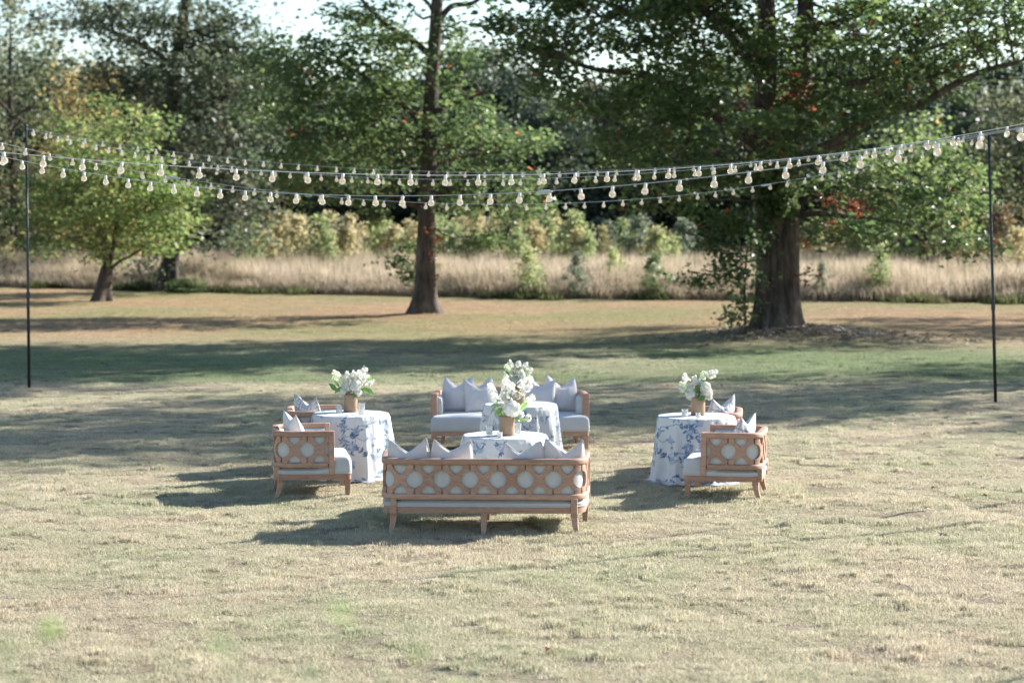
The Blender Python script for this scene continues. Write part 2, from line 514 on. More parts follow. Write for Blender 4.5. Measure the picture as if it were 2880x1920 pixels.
m, nt, N, L, p = new_mat("meadow_soil")
geo = N.new("ShaderNodeNewGeometry")
nz = noise(N, L, 0.4, 5, 0.6, vec=geo.outputs["Position"])
rr = ramp(N, [(0.3, (0.10, 0.085, 0.05)), (0.7, (0.20, 0.16, 0.10))]); L.new(nz.outputs[0], rr.inputs[0])
L.new(rr.outputs[0], p.inputs["Base Color"]); p.inputs["Roughness"].default_value = 1.0
M["soil"] = m

# one sheet to the horizon: fine grid in view, coarse beyond
xs = np.concatenate([[-900, -300, -120, -60], np.arange(-30, -8, 0.8), np.arange(-8, 8.01, 0.085), np.arange(8.8, 31, 0.8), [60, 120, 300, 900]])
ys = np.concatenate([[-300, -60, -15, 0, 6, 9, 11], np.arange(12, 32, 0.11), np.arange(32, 60, 0.5), np.arange(60, 130, 2.0), [200, 400, 1200]])
X, Y = np.meshgrid(xs, ys)
Z = ground_h(X, Y)
V = np.stack([X.ravel(), Y.ravel(), Z.ravel()], 1)
nx, ny = len(xs), len(ys)
I = (np.arange(ny - 1)[:, None] * nx + np.arange(nx - 1)[None, :]).ravel()
Fq = np.stack([I, I + 1, I + nx + 1, I + nx], 1)
me = np_mesh("lawn", V, Fq, True)
me.materials.append(M["turf"]); me.materials.append(M["soil"])
cx = V[Fq].mean(1)
me.polygons.foreach_set("material_index", ((cx[:, 1] > edge_d(cx[:, 0]) + 3.0)).astype(np.int32))
tag(link("ground", me), kind="structure")

# ------------------------------------------------------------------ scatter (only for uncountable stuff)
def scatter(name, pts, rz, scl, idx, protos, label, cat):
    me = np_mesh_points(name, pts)
    for an, ty, arr in (("rz", 'FLOAT', rz), ("sc", 'FLOAT_VECTOR', scl), ("ix", 'INT', idx)):
        at_ = me.attributes.new(an, ty, 'POINT')
        at_.data.foreach_set("vector" if ty == 'FLOAT_VECTOR' else "value", np.asarray(arr, dtype=np.int32 if ty == 'INT' else np.float32).ravel())
    col = bpy.data.collections.new(name + "_clumps")
    for o in protos: col.objects.link(o)
    ng = bpy.data.node_groups.new(name + "_scatter", 'GeometryNodeTree')
    ng.interface.new_socket("Geometry", in_out='INPUT', socket_type='NodeSocketGeometry')
    ng.interface.new_socket("Geometry", in_out='OUTPUT', socket_type='NodeSocketGeometry')
    gi = ng.nodes.new('NodeGroupInput'); go = ng.nodes.new('NodeGroupOutput')
    ip = ng.nodes.new('GeometryNodeInstanceOnPoints')
    ci = ng.nodes.new('GeometryNodeCollectionInfo')
    ci.inputs[0].default_value = col; ci.inputs[1].default_value = True; ci.inputs[2].default_value = True
    def na(n, ty):
        x = ng.nodes.new('GeometryNodeInputNamedAttribute'); x.data_type = ty; x.inputs[0].default_value = n
        return x.outputs[0]
    cxyz = ng.nodes.new('ShaderNodeCombineXYZ')
    lk = ng.links.new
    lk(gi.outputs[0], ip.inputs['Points']); lk(ci.outputs[0], ip.inputs['Instance'])
    ip.inputs['Pick Instance'].default_value = True
    lk(na("ix", 'INT'), ip.inputs['Instance Index'])
    lk(na("rz", 'FLOAT'), cxyz.inputs[2]); lk(cxyz.outputs[0], ip.inputs['Rotation'])
    lk(na("sc", 'FLOAT_VECTOR'), ip.inputs['Scale'])
    lk(ip.outputs[0], go.inputs[0])
    o = link(name, me)
    md = o.modifiers.new("scatter", 'NODES'); md.node_group = ng
    tag(o, label, cat, kind="stuff")
    return o

def np_mesh_points(name, pts):
    me = bpy.data.meshes.new(name)
    me.vertices.add(len(pts))
    me.vertices.foreach_set("co", np.asarray(pts, np.float32).ravel())
    me.update()
    return me

def blade_patch(name, n, radius, h0, h1, w, lean, mat, rng, gauss=True, curl=0.5):
    """grass blades: two-segment tapering strips (3 triangles each)"""
    a = rng.uniform(0, 2 * PI, n)
    rad = radius * np.sqrt(rng.uniform(0, 1, n)) if not gauss else radius * np.abs(rng.normal(0, 0.5, n))
    bx, by = rad * np.cos(a), rad * np.sin(a)
    h = rng.uniform(h0, h1, n)
    d = rng.uniform(0, 2 * PI, n)
    le = np.abs(rng.normal(0, lean, n)) * h
    wx, wy = -np.sin(d) * w / 2, np.cos(d) * w / 2
    mxp, myp = bx + np.cos(d) * le * 0.35, by + np.sin(d) * le * 0.35
    tx, ty = bx + np.cos(d) * le, by + np.sin(d) * le
    mz, tz = h * 0.6, h * (1 - curl * np.minimum(1, le / h) * 0.5)
    V = np.stack([
        np.stack([bx - wx, by - wy, 0 * h - 0.005], 1), np.stack([bx + wx, by + wy, 0 * h - 0.005], 1),
        np.stack([mxp + wx * .8, myp + wy * .8, mz], 1), np.stack([mxp - wx * .8, myp - wy * .8, mz], 1),
        np.stack([tx, ty, tz], 1)], 1).reshape(-1, 3)
    b = np.arange(n)[:, None] * 5
    T = np.concatenate([b + np.array([[0, 1, 2]]), b + np.array([[0, 2, 3]]), b + np.array([[3, 2, 4]])])
    me = np_mesh(name, V, T)
    me.materials.append(mat)
    return bpy.data.objects.new(name, me)

rng = np.random.default_rng(11)
lawn_protos = [blade_patch("lawn_clump", 400, 0.15, 0.010, 0.028, 0.0032, 1.2, M["blades"], rng, gauss=False) for _ in range(5)]
lawn_protos += [blade_patch("lawn_clump_shaggy", 240, 0.11, 0.016, 0.050, 0.0042, 1.0, M["blades"], rng) for _ in range(3)]
P, S = [], []
for y0, y1, step in ((11.5, 24, 0.125), (24, 36, 0.18), (36, 52, 0.32), (52, 84, 0.6)):
    yy = np.arange(y0, y1, step)
    for y in yy:
        hw = 0.255 * y + 0.7
        xx = np.arange(-hw, hw, step)
        xx = xx + rng.uniform(-.5, .5, len(xx)) * step
        yv = y + rng.uniform(-.5, .5, len(xx)) * step
        ok = yv < edge_d(xx) + 0.6
        P.append(np.stack([xx[ok], yv[ok]], 1)); S.append(np.full(ok.sum(), max(1.0, step / 0.18)))
P = np.concatenate(P); S = np.concatenate(S)
lump = 0.5 + 0.5 * vnoise(P[:, 0] / 0.34, P[:, 1] / 0.34, 21)
lump2 = 0.5 + 0.5 * vnoise(P[:, 0] / 1.7, P[:, 1] / 1.7, 22)
hole = vnoise(P[:, 0] / 0.24, P[:, 1] / 0.20, 51) + 0.45 * vnoise(P[:, 0] / 1.9, P[:, 1] / 1.5, 52)
keep = ~((hole < -0.50) & (P[:, 1] < 40)) & ~((lump < 0.15) & (rng.uniform(0, 1, len(P)) < 0.6))
P, S, lump, lump2 = P[keep], S[keep], lump[keep], lump2[keep]
hs = (0.35 + 1.35 * lump) * (0.75 + 0.5 * lump2) * rng.uniform(0.85, 1.15, len(P))
hs = np.where(P[:, 1] > 44, hs * 0.7, hs)
bare = np.hypot((P[:, 0] - OAK_B.x - .3) / 2.2, (P[:, 1] - OAK_B.y) / 1.8) < 1
P, S, hs = P[~bare], S[~bare], hs[~bare]
z = ground_h(P[:, 0], P[:, 1])
ix = np.where(rng.uniform(0, 1, len(P)) < 0.82, rng.integers(0, 5, len(P)), rng.integers(5, 8, len(P)))
scatter("lawn_grass", np.column_stack([P, z]), rng.uniform(0, 6.28, len(P)), np.column_stack([S, S, hs]), ix, lawn_protos,
        "short patchy tan and green turf grass of the lawn", "grass")

# ------------------------------------------------------------------ meadow of tall dry grass
def straw_mat(name, lo, hi, top):
    m, nt, N, L, p = new_mat(name)
    geo = N.new("ShaderNodeNewGeometry")
    r = ramp(N, [(0.0, lo), (0.6, hi), (1.0, top)])
    nz = noise(N, L, 0.35, 3, 0.5, vec=geo.outputs["Position"])
    ad = N.new("ShaderNodeMath"); ad.operation = 'MULTIPLY_ADD'; ad.inputs[1].default_value = 0.5
    L.new(geo.outputs["Random Per Island"], ad.inputs[0])
    m2 = N.new("ShaderNodeMath"); m2.operation = 'MULTIPLY_ADD'; m2.inputs[1].default_value = 1.8; m2.inputs[2].default_value = -0.65
    L.new(nz.outputs[0], m2.inputs[0]); L.new(m2.outputs[0], ad.inputs[2])
    L.new(ad.outputs[0], r.inputs[0]); L.new(r.outputs[0], p.inputs["Base Color"])
    p.inputs["Roughness"].default_value = 0.8; p.inputs["Specular IOR Level"].default_value = 0.2
    tr = N.new("ShaderNodeBsdfTranslucent"); L.new(r.outputs[0], tr.inputs[0])
    mx = N.new("ShaderNodeMixShader"); mx.inputs[0].default_value = 0.55
    L.new(p.outputs[0], mx.inputs[1]); L.new(tr.outputs[0], mx.inputs[2]); L.new(mx.outputs[0], N["Material Output"].inputs[0])
    return m
M["straw"] = straw_mat("dry_meadow_grass", (0.33, 0.275, 0.18), (0.51, 0.425, 0.31), (0.65, 0.55, 0.44))
M["weed"] = straw_mat("low_green_weeds", (0.055, 0.075, 0.028), (0.12, 0.135, 0.055), (0.26, 0.25, 0.12))
protos = [blade_patch("meadow_clump", 150, 0.5, 0.5, 1.35, 0.017, 0.35, M["straw"], rng, gauss=False) for _ in range(5)]
P = []
for k in range(5200):
    x = rng.uniform(-32, 32); y = edge_d(x) + 0.8 + 26 * rng.uniform(0, 1) ** 1.6
    P.append((x, y, 0))
P = np.array(P)
dens = vnoise(P[:, 0] / 4, P[:, 1] / 4, 31)
scl = rng.uniform(0.65, 1.15, len(P)) * (1 + 0.16 * dens + 0.14 * vnoise(P[:, 0] / 1.1, P[:, 1] / 1.1, 33))
front = np.clip((P[:, 1] - edge_d(P[:, 0])) / 2.2, 0.45, 1)
scatter("meadow_grass", P, rng.uniform(0, 6.28, len(P)), np.column_stack([np.ones(len(P)) * 1.1, np.ones(len(P)) * 1.1, scl * front]), rng.integers(0, 5, len(P)), protos,
        "tall dry pinkish tan grass of the meadow beyond the lawn", "grass")
protos = [blade_patch("weed_clump", 130, 0.42, 0.12, 0.5, 0.028, 0.8, M["weed"], rng, gauss=False) for _ in range(4)]
xx = rng.uniform(-31, 31, 620)
yy = edge_d(xx) + rng.normal(0.35, 0.45, 620)
keepw = vnoise(xx / 1.6, yy * 0, 41) > -0.1
xx, yy = xx[keepw], yy[keepw]
scatter("meadow_edge_weeds", np.column_stack([xx, yy, 0 * xx]), rng.uniform(0, 6.28, len(xx)),
        np.column_stack([np.ones(len(xx))] * 2 + [rng.uniform(0.25, 0.85, len(xx))]), rng.integers(0, 4, len(xx)), protos,
        "low dark green weeds along the edge of the meadow", "weeds")

# ------------------------------------------------------------------ trees
def leaf_mesh(name, C, size, rng, up=0.5, aspect=0.78, droop=0.0, compound=1):
    """kite shaped folded leaves, two triangles each, centred on C"""
    n = len(C)
    nrm = rng.normal(0, 1, (n, 3)); nrm /= np.linalg.norm(nrm, axis=1)[:, None]
    nrm[:, 2] = np.abs(nrm[:, 2]) + up; nrm /= np.linalg.norm(nrm, axis=1)[:, None]
    t = rng.normal(0, 1, (n, 3)); t[:, 2] -= droop
    t -= nrm * (t * nrm).sum(1)[:, None]; t /= np.linalg.norm(t, axis=1)[:, None] + 1e-9
    b = np.cross(nrm, t)
    s = (size * (0.5 + 0.95 * rng.uniform(0, 1, n) ** 1.3))[:, None]
    fold = 0.16
    base = C - t * s * 0.5
    tip = C + t * s * 0.5 - nrm * s * 0.1
    l = C + t * s * 0.02 + b * s * aspect / 2 + nrm * s * fold
    r = C + t * s * 0.02 - b * s * aspect / 2 + nrm * s * fold
    V = np.stack([base, r, tip, l], 1).reshape(-1, 3)
    i = np.arange(n)[:, None] * 4
    T = np.concatenate([i + np.array([[0, 1, 2]]), i + np.array([[0, 2, 3]])])
    return np_mesh(name, V, T)

def clump_points(blobs, sub, per, spread, rng, flat=0.55, shell=0.35):
    """blobs (cx,cy,cz,rx,ry,rz,weight) -> sub-cluster centres and leaf centres"""
    subs, leaves, owner = [], [], []
    for bi, (cx_, cy_, cz_, rx, ry, rz, wt) in enumerate(blobs):
        n = max(2, int(sub * wt * (rx * ry * rz) ** (2 / 3)))
        d = rng.normal(0, 1, (n, 3)); d /= np.linalg.norm(d, axis=1)[:, None]
        rr = rng.uniform(shell ** 3, 1, n) ** (1 / 3)
        c = np.array([cx_, cy_, cz_]) + d * rr[:, None] * np.array([rx, ry, rz])
        subs.append(c); owner += [bi] * n
    subs = np.concatenate(subs)
    n = len(subs)
    k = rng.poisson(per, n)
    rep = np.repeat(np.arange(n), k)
    sp = spread * rng.uniform(0.7, 1.35, n)[rep][:, None]
    leaves = subs[rep] + rng.normal(0, 1, (len(rep), 3)) * sp * np.array([1, 1, flat])
    return subs, leaves, owner

def bend(p0, p1, r0, r1, rng, n=5, wob=0.08, sag=0.0):
    p0, p1 = np.array(p0), np.array(p1)
    ln = np.linalg.norm(p1 - p0)
    out, rad = [], []
    o1 = rng.normal(0, wob * ln, 3); o2 = rng.normal(0, wob * ln * 0.6, 3)
    for i in range(n):
        t = i / (n - 1)
        p = p0 + (p1 - p0) * t + o1 * math.sin(PI * t) + o2 * math.sin(2 * PI * t)
        p[2] += -sag * ln * math.sin(PI * t)
        out.append(tuple(p)); rad.append(r0 + (r1 - r0) * t)
    return out, rad

def limb_points(pts):
    """resample limb (x,y,z,r) rows for branch attachment"""
    a = np.array(pts)
    t = np.linspace(0, len(a) - 1, len(a) * 5)
    return np.column_stack([np.interp(t, np.arange(len(a)), a[:, k]) for k in range(4)])

def smooth_limb(pts, k=4):
    a = np.array(pts, float)
    n = len(a)
    out = []
    for i in range(n - 1):
        p0, p1, p2, p3 = a[max(i - 1, 0)], a[i], a[i + 1], a[min(i + 2, n - 1)]
        for j in range(k):
            t = j / k
            out.append(0.5 * ((2 * p1) + (-p0 + p2) * t + (2 * p0 - 5 * p1 + 4 * p2 - p3) * t * t + (-p0 + 3 * p1 - 3 * p2 + p3) * t ** 3))
    out.append(a[-1])
    return out

def make_tree(name, label, trunks, limbs, blobs, leaf, size, bark_m, rng, group=None, cat="tree", sub=9.0, per=34, spread=0.34,
              flat=0.55, up=0.5, origin=None, seg=14, flare=1.7, twigs=True, thin=0.028):
    """thing > trunk (> branch), crown; all positions in world space, origin at the base"""
    o0 = np.array(origin)
    root = empty(name, tuple(o0))
    tag(root, label, cat, group)
    tb = MB()
    for k, tk in enumerate(trunks):
        sm = smooth_limb(tk)
        z0 = sm[0][2]
        ph = rng.uniform(0, 6.28, 3)
        def lobes(i, an, sm=sm, ph=ph):
            hgt = sm[i][2] - o0[2]
            fl = flare * math.exp(-max(hgt, 0) / 0.42)
            return 1 + 0.05 * math.sin(3 * an + ph[0]) + 0.035 * math.sin(7 * an + ph[1] + hgt * .3) + fl * (0.42 + 0.17 * math.cos(5 * an + ph[2]) + 0.12 * math.cos(3 * an + ph[0]))
        tb.tube([tuple(q[:3] - o0) for q in sm], [q[3] for q in sm], seg * 2 if seg > 10 else seg, True, lobes)
    trunk = link("trunk", smooth_angle(tb.mesh("trunk"), 70), bark_m, root)
    att = [limb_points(t)[len(limb_points(t)) // 3:] for t in trunks]
    for lm in limbs:
        b = MB(); sm = smooth_limb(lm)
        b.tube([tuple(q[:3] - o0) for q in sm], [q[3] for q in sm], 9)
        link("limb", b.mesh("limb", True), bark_m, trunk)
        att.append(limb_points(lm))
    att = np.concatenate(att)
    subs, leaves, owner = clump_points(blobs, sub, per, spread, rng, flat)
    if twigs:
        bb = MB()
        cen = []
        for (cx_, cy_, cz_, rx, ry, rz, wt) in blobs:
            c = np.array([cx_, cy_, cz_])
            dd = np.linalg.norm(att[:, :3] - c, axis=1) + 1.2 * np.maximum(0, att[:, 2] - c[2] - 0.2)
            a = att[np.argmin(dd)]
            r0 = min(a[3] * 0.6, thin * (0.8 + 0.9 * rx))
            ps, rs = bend(a[:3] - o0, c - o0, r0, r0 * 0.45, rng, 6, 0.07, -0.05)
            bb.tube(ps, rs, 6); cen.append((c, ps, r0))
        for s_, ow in zip(subs[::2], owner[::2]):
            c, ps, r0 = cen[ow]
            q = np.array(ps[int(rng.integers(2, 6))])
            p2, r2 = bend(q, s_ - o0, r0 * 0.38, 0.004, rng, 4, 0.09, -0.04)
            bb.tube(p2, r2, 4, False)
        tag(link("branches", bb.mesh("branches", True), M["twig"] if bark_m is None else bark_m, trunk), kind="stuff")
    me = leaf_mesh("crown", leaves - o0, size, rng, up)
    me.materials.append(leaf)
    link("crown", me, None, root)
    return root

def blobs_px(lst, d, depth, rng, center_u=None, half_w=None, flat=0.85, wt=1.0):
    """photo clumps (u,v,r in working pixels) at the tree's own distance, spread through the depth of the crown"""
    k = DS * d / F_PX
    out = []
    for (u, v, r) in lst:
        f = 1.0
        if half_w: f = math.sqrt(max(0.15, 1 - ((u - center_u) / half_w) ** 2))
        for s in (-1, 1):
            dd = d + s * depth * f * rng.uniform(0.15, 1.0)
            c = dat(u + rng.normal(0, r * .12), v + rng.normal(0, r * .12), d)
            out.append((c.x, dd, c.z, r * k * 0.95, r * k * 1.1, r * k * flat, wt))
    return out

def above(cx_, cy_, z0, z1, rx, ry, n, rng, r=1.3, wt=0.5):
    """upper crown, out of the frame, that shades the lawn"""
    out = []
    for _ in range(n):
        a = rng.uniform(0, 6.28); q = math.sqrt(rng.uniform(0, 1)); z_ = rng.uniform(z0, z1)
        f = 1 - 0.6 * ((z_ - z0) / (z1 - z0)) ** 2
        out.append((cx_ + rx * q * f * math.cos(a), cy_ + ry * q * f * math.sin(a), z_, r, r, r * 0.8, wt))
    return out

def L4(pts, d, rr, dd=0.0):
    """photo polyline at distance d (drifting by dd) with radii"""
    out = []
    for i, (u, v) in enumerate(pts):
        q = dat(u, v, d + dd * i / max(1, len(pts) - 1))
        out.append((q.x, q.y, q.z, rr[0] + (rr[1] - rr[0]) * i / max(1, len(pts) - 1)))
    return out

# --- the big double-stemmed oak
d = OAK_B.y
oak_o = (OAK_B.x, OAK_B.y, 0.15)
tr1 = L4([(1774, 790), (1774, 730), (1773, 640), (1770, 520), (1763, 400), (1757, 260), (1764, 120), (1758, -40), (1748, -300), (1740, -620)], d, (0.41, 0.13))
tr2 = L4([(1803, 788), (1803, 730), (1805, 640), (1809, 520), (1816, 420), (1830, 280), (1846, 140), (1851, 0), (1864, -240), (1890, -640)], d + 0.05, (0.37, 0.13))
oak_limbs = [
    L4([(1845, 370), (1905, 335), (1965, 300), (2015, 262), (2055, 243), (2120, 236), (2200, 190), (2270, 160), (2345, 142)], d, (0.17, 0.05), -1.5),
    L4([(1757, 190), (1700, 110), (1650, 55), (1600, 10), (1540, -40)], d, (0.14, 0.07), 1.5),
    L4([(1757, 150), (1690, 60), (1610, 30), (1500, 20), (1380, 40)], d, (0.12, 0.04), -2.0),
    L4([(1763, 350), (1690, 300), (1620, 250), (1560, 205), (1470, 170), (1370, 160), (1280, 130)], d, (0.14, 0.04), -1.0),
    L4([(1765, 430), (1690, 400), (1600, 390), (1500, 350), (1420, 330)], d, (0.11, 0.04), 2.0),
    L4([(1850, 60), (1905, 60), (1950, 40), (2005, 20), (2060, -20)], d, (0.12, 0.05), 1.0),
    L4([(1835, 240), (1920, 200), (2010, 180), (2110, 120), (2220, 90)], d, (0.12, 0.04), 2.0),
    L4([(1815, 470), (1900, 440), (1990, 430), (2080, 445), (2180, 450)], d, (0.11, 0.03), -1.0),
    L4([(1815, 500), (1880, 490), (1960, 500), (2060, 510), (2140, 530)], d, (0.08, 0.02), -2.0),
    L4([(1850, -40), (1990, -160), (2150, -240)], d, (0.14, 0.04), 2.0),
    L4([(1757, -60), (1600, -170), (1430, -250)], d, (0.14, 0.04), -2.0),
]
B = blobs_px([(1250, 55, 95), (1350, 50, 105), (1450, 45, 95), (1560, 60, 95), (1185, 120, 62), (1270, 150, 75), (1500, 150, 100), (1620, 150, 100),
              (1350, 235, 75), (1450, 270, 105), (1570, 270, 105), (1260, 205, 55), (1680, 250, 85), (1400, 345, 70), (1520, 370, 85), (1620, 380, 85), (1690, 410, 60), (1180, 40, 60),
              (1720, 80, 80), (1800, 210, 75), (1800, 330, 75), (1900, 110, 95), (1950, 205, 105), (2050, 110, 105), (2150, 80, 105), (2250, 60, 100), (2330, 40, 80),
              (2080, 185, 90), (2170, 165, 80), (1930, 300, 75), (2270, 110, 55), (2020, 20, 80), (1640, 20, 90),
              (1930, 400, 70), (2020, 410, 70), (2110, 425, 70), (2185, 440, 48), (1950, 490, 72), (2050, 505, 76), (2140, 515, 56), (1890, 540, 32), (2215, 545, 26), (1850, 430, 42), (1580, 460, 55), (1500, 440, 45), (1790, 120, 70), (1835, 270, 55), (1775, 290, 60), (1745, 170, 55), (1860, 190, 55)],
             d, 4.2, rng, 1800, 720)
B += above(OAK_B.x, OAK_B.y, 7.5, 17, 8.0, 6.5, 120, rng, 1.5, 0.55)
make_tree("oak_tree", "huge old oak with a thick double trunk and leaf litter at its foot", [tr1, tr2], oak_limbs, B, M["leaf_oak"], 0.16, M["bark_oak"], rng,
          origin=oak_o, sub=8.8, per=66, spread=0.30, flat=0.42, up=0.8, seg=16, flare=1.25)

# --- the single-stemmed oak in the middle
d = MID_B.y
tr = L4([(974, 735), (976, 690), (978, 600), (980, 500), (984, 380), (989, 250), (997, 120), (1004, 0), (1010, -150), (1020, -420)], d, (0.31, 0.11))
limbs = [
    L4([(990, 130), (950, 95), (905, 70), (865, 38), (835, 5), (800, -40)], d, (0.10, 0.04), -1.0),
    L4([(1002, 60), (1035, 16), (1085, 8), (1120, -20)], d, (0.10, 0.04), 0.5),
    L4([(1000, 40), (985, 10), (955, -15)], d, (0.07, 0.04), 0.5),
    L4([(987, 262), (1040, 240), (1090, 222), (1135, 204)], d, (0.09, 0.03), -1.0),
    L4([(978, 478), (930, 462), (885, 430), (820, 400), (740, 390)], d, (0.09, 0.03), -1.0),
    L4([(984, 330), (900, 290), (800, 260), (700, 240)], d, (0.10, 0.03), 1.0),
    L4([(986, 300), (900, 220), (810, 160), (720, 130)], d, (0.10, 0.03), -1.0),
    L4([(984, 380), (1060, 360), (1140, 350), (1220, 360)], d, (0.09, 0.03), 1.0),
    L4([(980, 440), (1060, 440), (1140, 460), (1200, 480)], d, (0.07, 0.02), -1.0)]
B = blobs_px([(640, 150, 80), (735, 140, 75), (815, 110, 70), (880, 150, 80), (650, 240, 85), (755, 235, 95), (855, 250, 95), (930, 250, 55), (690, 330, 90), (790, 340, 105),
              (890, 350, 85), (940, 420, 50), (1050, 325, 75), (1130, 290, 75), (1040, 420, 60), (1120, 400, 70), (1200, 345, 60), (1190, 440, 58), (1085, 475, 48), (1170, 500, 46),
              (1212, 475, 40), (720, 425, 62), (840, 435, 66), (640, 420, 50), (900, 40, 60), (950, 110, 50), (1050, 70, 30), (800, 40, 50), (1010, 270, 45), (1035, 200, 40), (1060, 130, 28), (850, 480, 34), (1120, 560, 20)],
             d, 3.2, rng, 940, 360)
B += above(MID_B.x, MID_B.y, 10, 17, 5.5, 5.0, 44, rng, 1.4, 0.55)
make_tree("oak_tree", "single-stemmed oak with a flared trunk behind the sofas, left of the double-trunked oak", [tr], limbs, B, M["leaf_mid"], 0.165, M["bark_grey"], rng,
          origin=(MID_B.x, MID_B.y, 0.05), sub=8.2, per=66, spread=0.33, flat=0.42, up=0.8, flare=1.9)

# --- grey-green oak at the meadow edge, behind the light green tree
b0 = gnd(388 * DS, 670 * DS); d = b0.y
tr = L4([(386, 676), (390, 620), (394, 540), (395, 430), (392, 300), (405, 150), (425, 20), (440, -100), (450, -260)], d, (0.34, 0.14))
limbs = [L4([(395, 400), (330, 330), (270, 230), (230, 150)], d, (0.13, 0.04), -1), L4([(394, 330), (470, 260), (550, 200)], d, (0.13, 0.04), 1),
         L4([(300, 210), (350, 165), (405, 140)], d, (0.05, 0.09), 0), L4([(405, 150), (300, 90), (200, 50)], d, (0.12, 0.04), 1), L4([(415, 90), (480, 60), (540, 70)], d, (0.10, 0.04), -1),
         L4([(394, 470), (470, 440), (560, 440)], d, (0.10, 0.03), -1)]
B = blobs_px([(195, 35, 62), (260, 30, 60), (330, 65, 80), (420, 75, 90), (500, 85, 90), (565, 150, 72), (325, 160, 70), (430, 180, 105), (520, 230, 95), (300, 215, 50), (350, 285, 85),
              (450, 315, 105), (540, 335, 95), (595, 420, 62), (480, 430, 85), (555, 490, 58), (420, 500, 50), (505, 545, 42), (600, 255, 62), (130, 40, 36), (330, 380, 50), (575, 545, 30), (340, 600, 26), (250, 210, 32)],
             d, 3.6, rng, 380, 300)
B += above(b0.x, d, 11, 17, 5.5, 5.0, 26, rng, 1.5, 0.4)
make_tree("oak_tree", "grey green oak at the meadow edge, behind the small light green tree", [tr], limbs, B, M["leaf_greyoak"], 0.20, M["bark_far"], rng,
          origin=(b0.x, d, 0), sub=7, per=52, spread=0.46, flat=0.45, up=0.7, flare=1.6)

# --- light green tree on the lawn at the left
b0 = gnd(236 * DS, 692 * DS); d = b0.y
tr = L4([(234, 698), (237, 670), (241, 640), (247, 612)], d, (0.235, 0.19))
limbs = [L4([(246, 620), (240, 560), (236, 480), (235, 380), (238, 300)], d, (0.13, 0.03)), L4([(248, 615), (262, 560), (272, 480), (285, 400), (290, 320)], d, (0.10, 0.03), 1),
         L4([(250, 622), (275, 600), (305, 585), (345, 555), (400, 510)], d, (0.06, 0.02), -0.5), L4([(242, 540), (200, 500), (150, 460)], d, (0.06, 0.02), -1), L4([(266, 540), (330, 480), (380, 440)], d, (0.06, 0.02), 1)]
B = blobs_px([(150, 460, 72), (240, 445, 85), (330, 455, 78), (395, 480, 56), (130, 540, 46), (240, 535, 58), (335, 525, 62), (410, 535, 44), (185, 370, 66), (280, 375, 66), (360, 400, 50),
              (330, 315, 36), (350, 275, 22), (240, 305, 46), (110, 400, 46), (85, 480, 46), (450, 455, 30), (240, 590, 24), (165, 305, 46), (80, 560, 30), (400, 430, 34), (250, 250, 26), (350, 565, 26)],
             d, 2.0, rng, 250, 240)
make_tree("maple_tree", "small light green tree with a short flared trunk standing on the lawn", [tr], limbs, B, M["leaf_maple"], 0.15, M["bark_grey"], rng,
          origin=(b0.x, d, 0), sub=12, per=58, spread=0.32, flat=0.4, up=0.8, flare=1.5)

# --- understorey beside the trunks
b0 = gnd(1712 * DS, 782 * DS)
tr = L4([(1712, 788), (1712, 740), (1710, 690), (1714, 600), (1722, 520)], b0.y, (0.035, 0.015))
B = blobs_px([(1690, 500, 50), (1650, 540, 50), (1700, 570, 50), (1640, 610, 44), (1700, 640, 42), (1715, 690, 26), (1600, 640, 24), (1690, 720, 16)], b0.y, 0.9, rng, 1680, 120)
make_tree("young_tree", "slim young tree with dark leaves growing against the double-trunked oak", [tr], [L4([(1713, 620), (1660, 600), (1610, 620)], b0.y, (0.015, 0.006))], B, M["leaf_oak"], 0.12, M["bark_grey"], rng,
          origin=(b0.x, b0.y, 0), sub=26, per=36, spread=0.2, seg=8, flare=0.4, thin=0.012)
b0 = gnd(948 * DS, 722 * DS)
tr = L4([(948, 726), (947, 690), (948, 650), (955, 590)], b0.y, (0.02, 0.01))
B = blobs_px([(940, 605, 30), (915, 600, 18), (955, 640, 18), (950, 570, 20), (975, 560, 14)], b0.y, 0.5, rng)
make_tree("young_tree", "thin young tree growing against the flared trunk of the single-stemmed oak", [tr], [], B, M["leaf_mid"], 0.13, M["bark_grey"], rng,
          origin=(b0.x, b0.y, 0), sub=26, per=30, spread=0.2, seg=8, flare=0.3, thin=0.01)

def vine(name, label, spots, d, rng, mat, size=0.12, n=60):
    """climbing vine: a stem up the bark and leaves round it"""
    o0 = np.array(dat(spots[0][0], spots[0][1], d))
    root = empty(name, tuple(o0)); tag(root, label, "vine")
    pts = []
    for (u, v, r) in spots:
        c = np.array(dat(u, v, d)); k = DS * d / F_PX * r
        pts.append(c + rng.normal(0, 1, (int(n * (r / 20.0) ** 2) + 6, 3)) * np.array([k * .55, 0.18, k * .55]))
    me = leaf_mesh("leaves", np.concatenate(pts) - o0, size, rng, 0.2); me.materials.append(mat)
    link("leaves", me, None, root)
    b = MB(); sp = [np.array(dat(u, v, d)) - o0 for (u, v, r) in spots]
    if len(sp) > 1: b.tube(sp, [0.012] * len(sp), 5)
    else: b.tube([sp[0], sp[0] + np.array([0.1, 0, 0.4])], [0.012, 0.006], 5)
    link("stem", b.mesh("stem"), M["twig"], root)
    return root
dO = OAK_B.y - 0.72
vine("red_vine", "red leafed creeper high on the forked stems of the double-trunked oak", [(1790, 250, 22), (1815, 225, 32), (1845, 215, 26), (1825, 175, 14), (1700, 238, 14), (1860, 250, 14)], dO - 0.2, rng, M["leaf_red"], 0.12, 34)
vine("red_vine", "orange red creeper leaves hanging right of the double trunk", [(1850, 560, 12), (1905, 460, 22), (1945, 470, 24), (1975, 480, 18), (1915, 520, 14), (1890, 440, 14)], dO - 1.2, rng, M["leaf_red"], 0.115, 30)
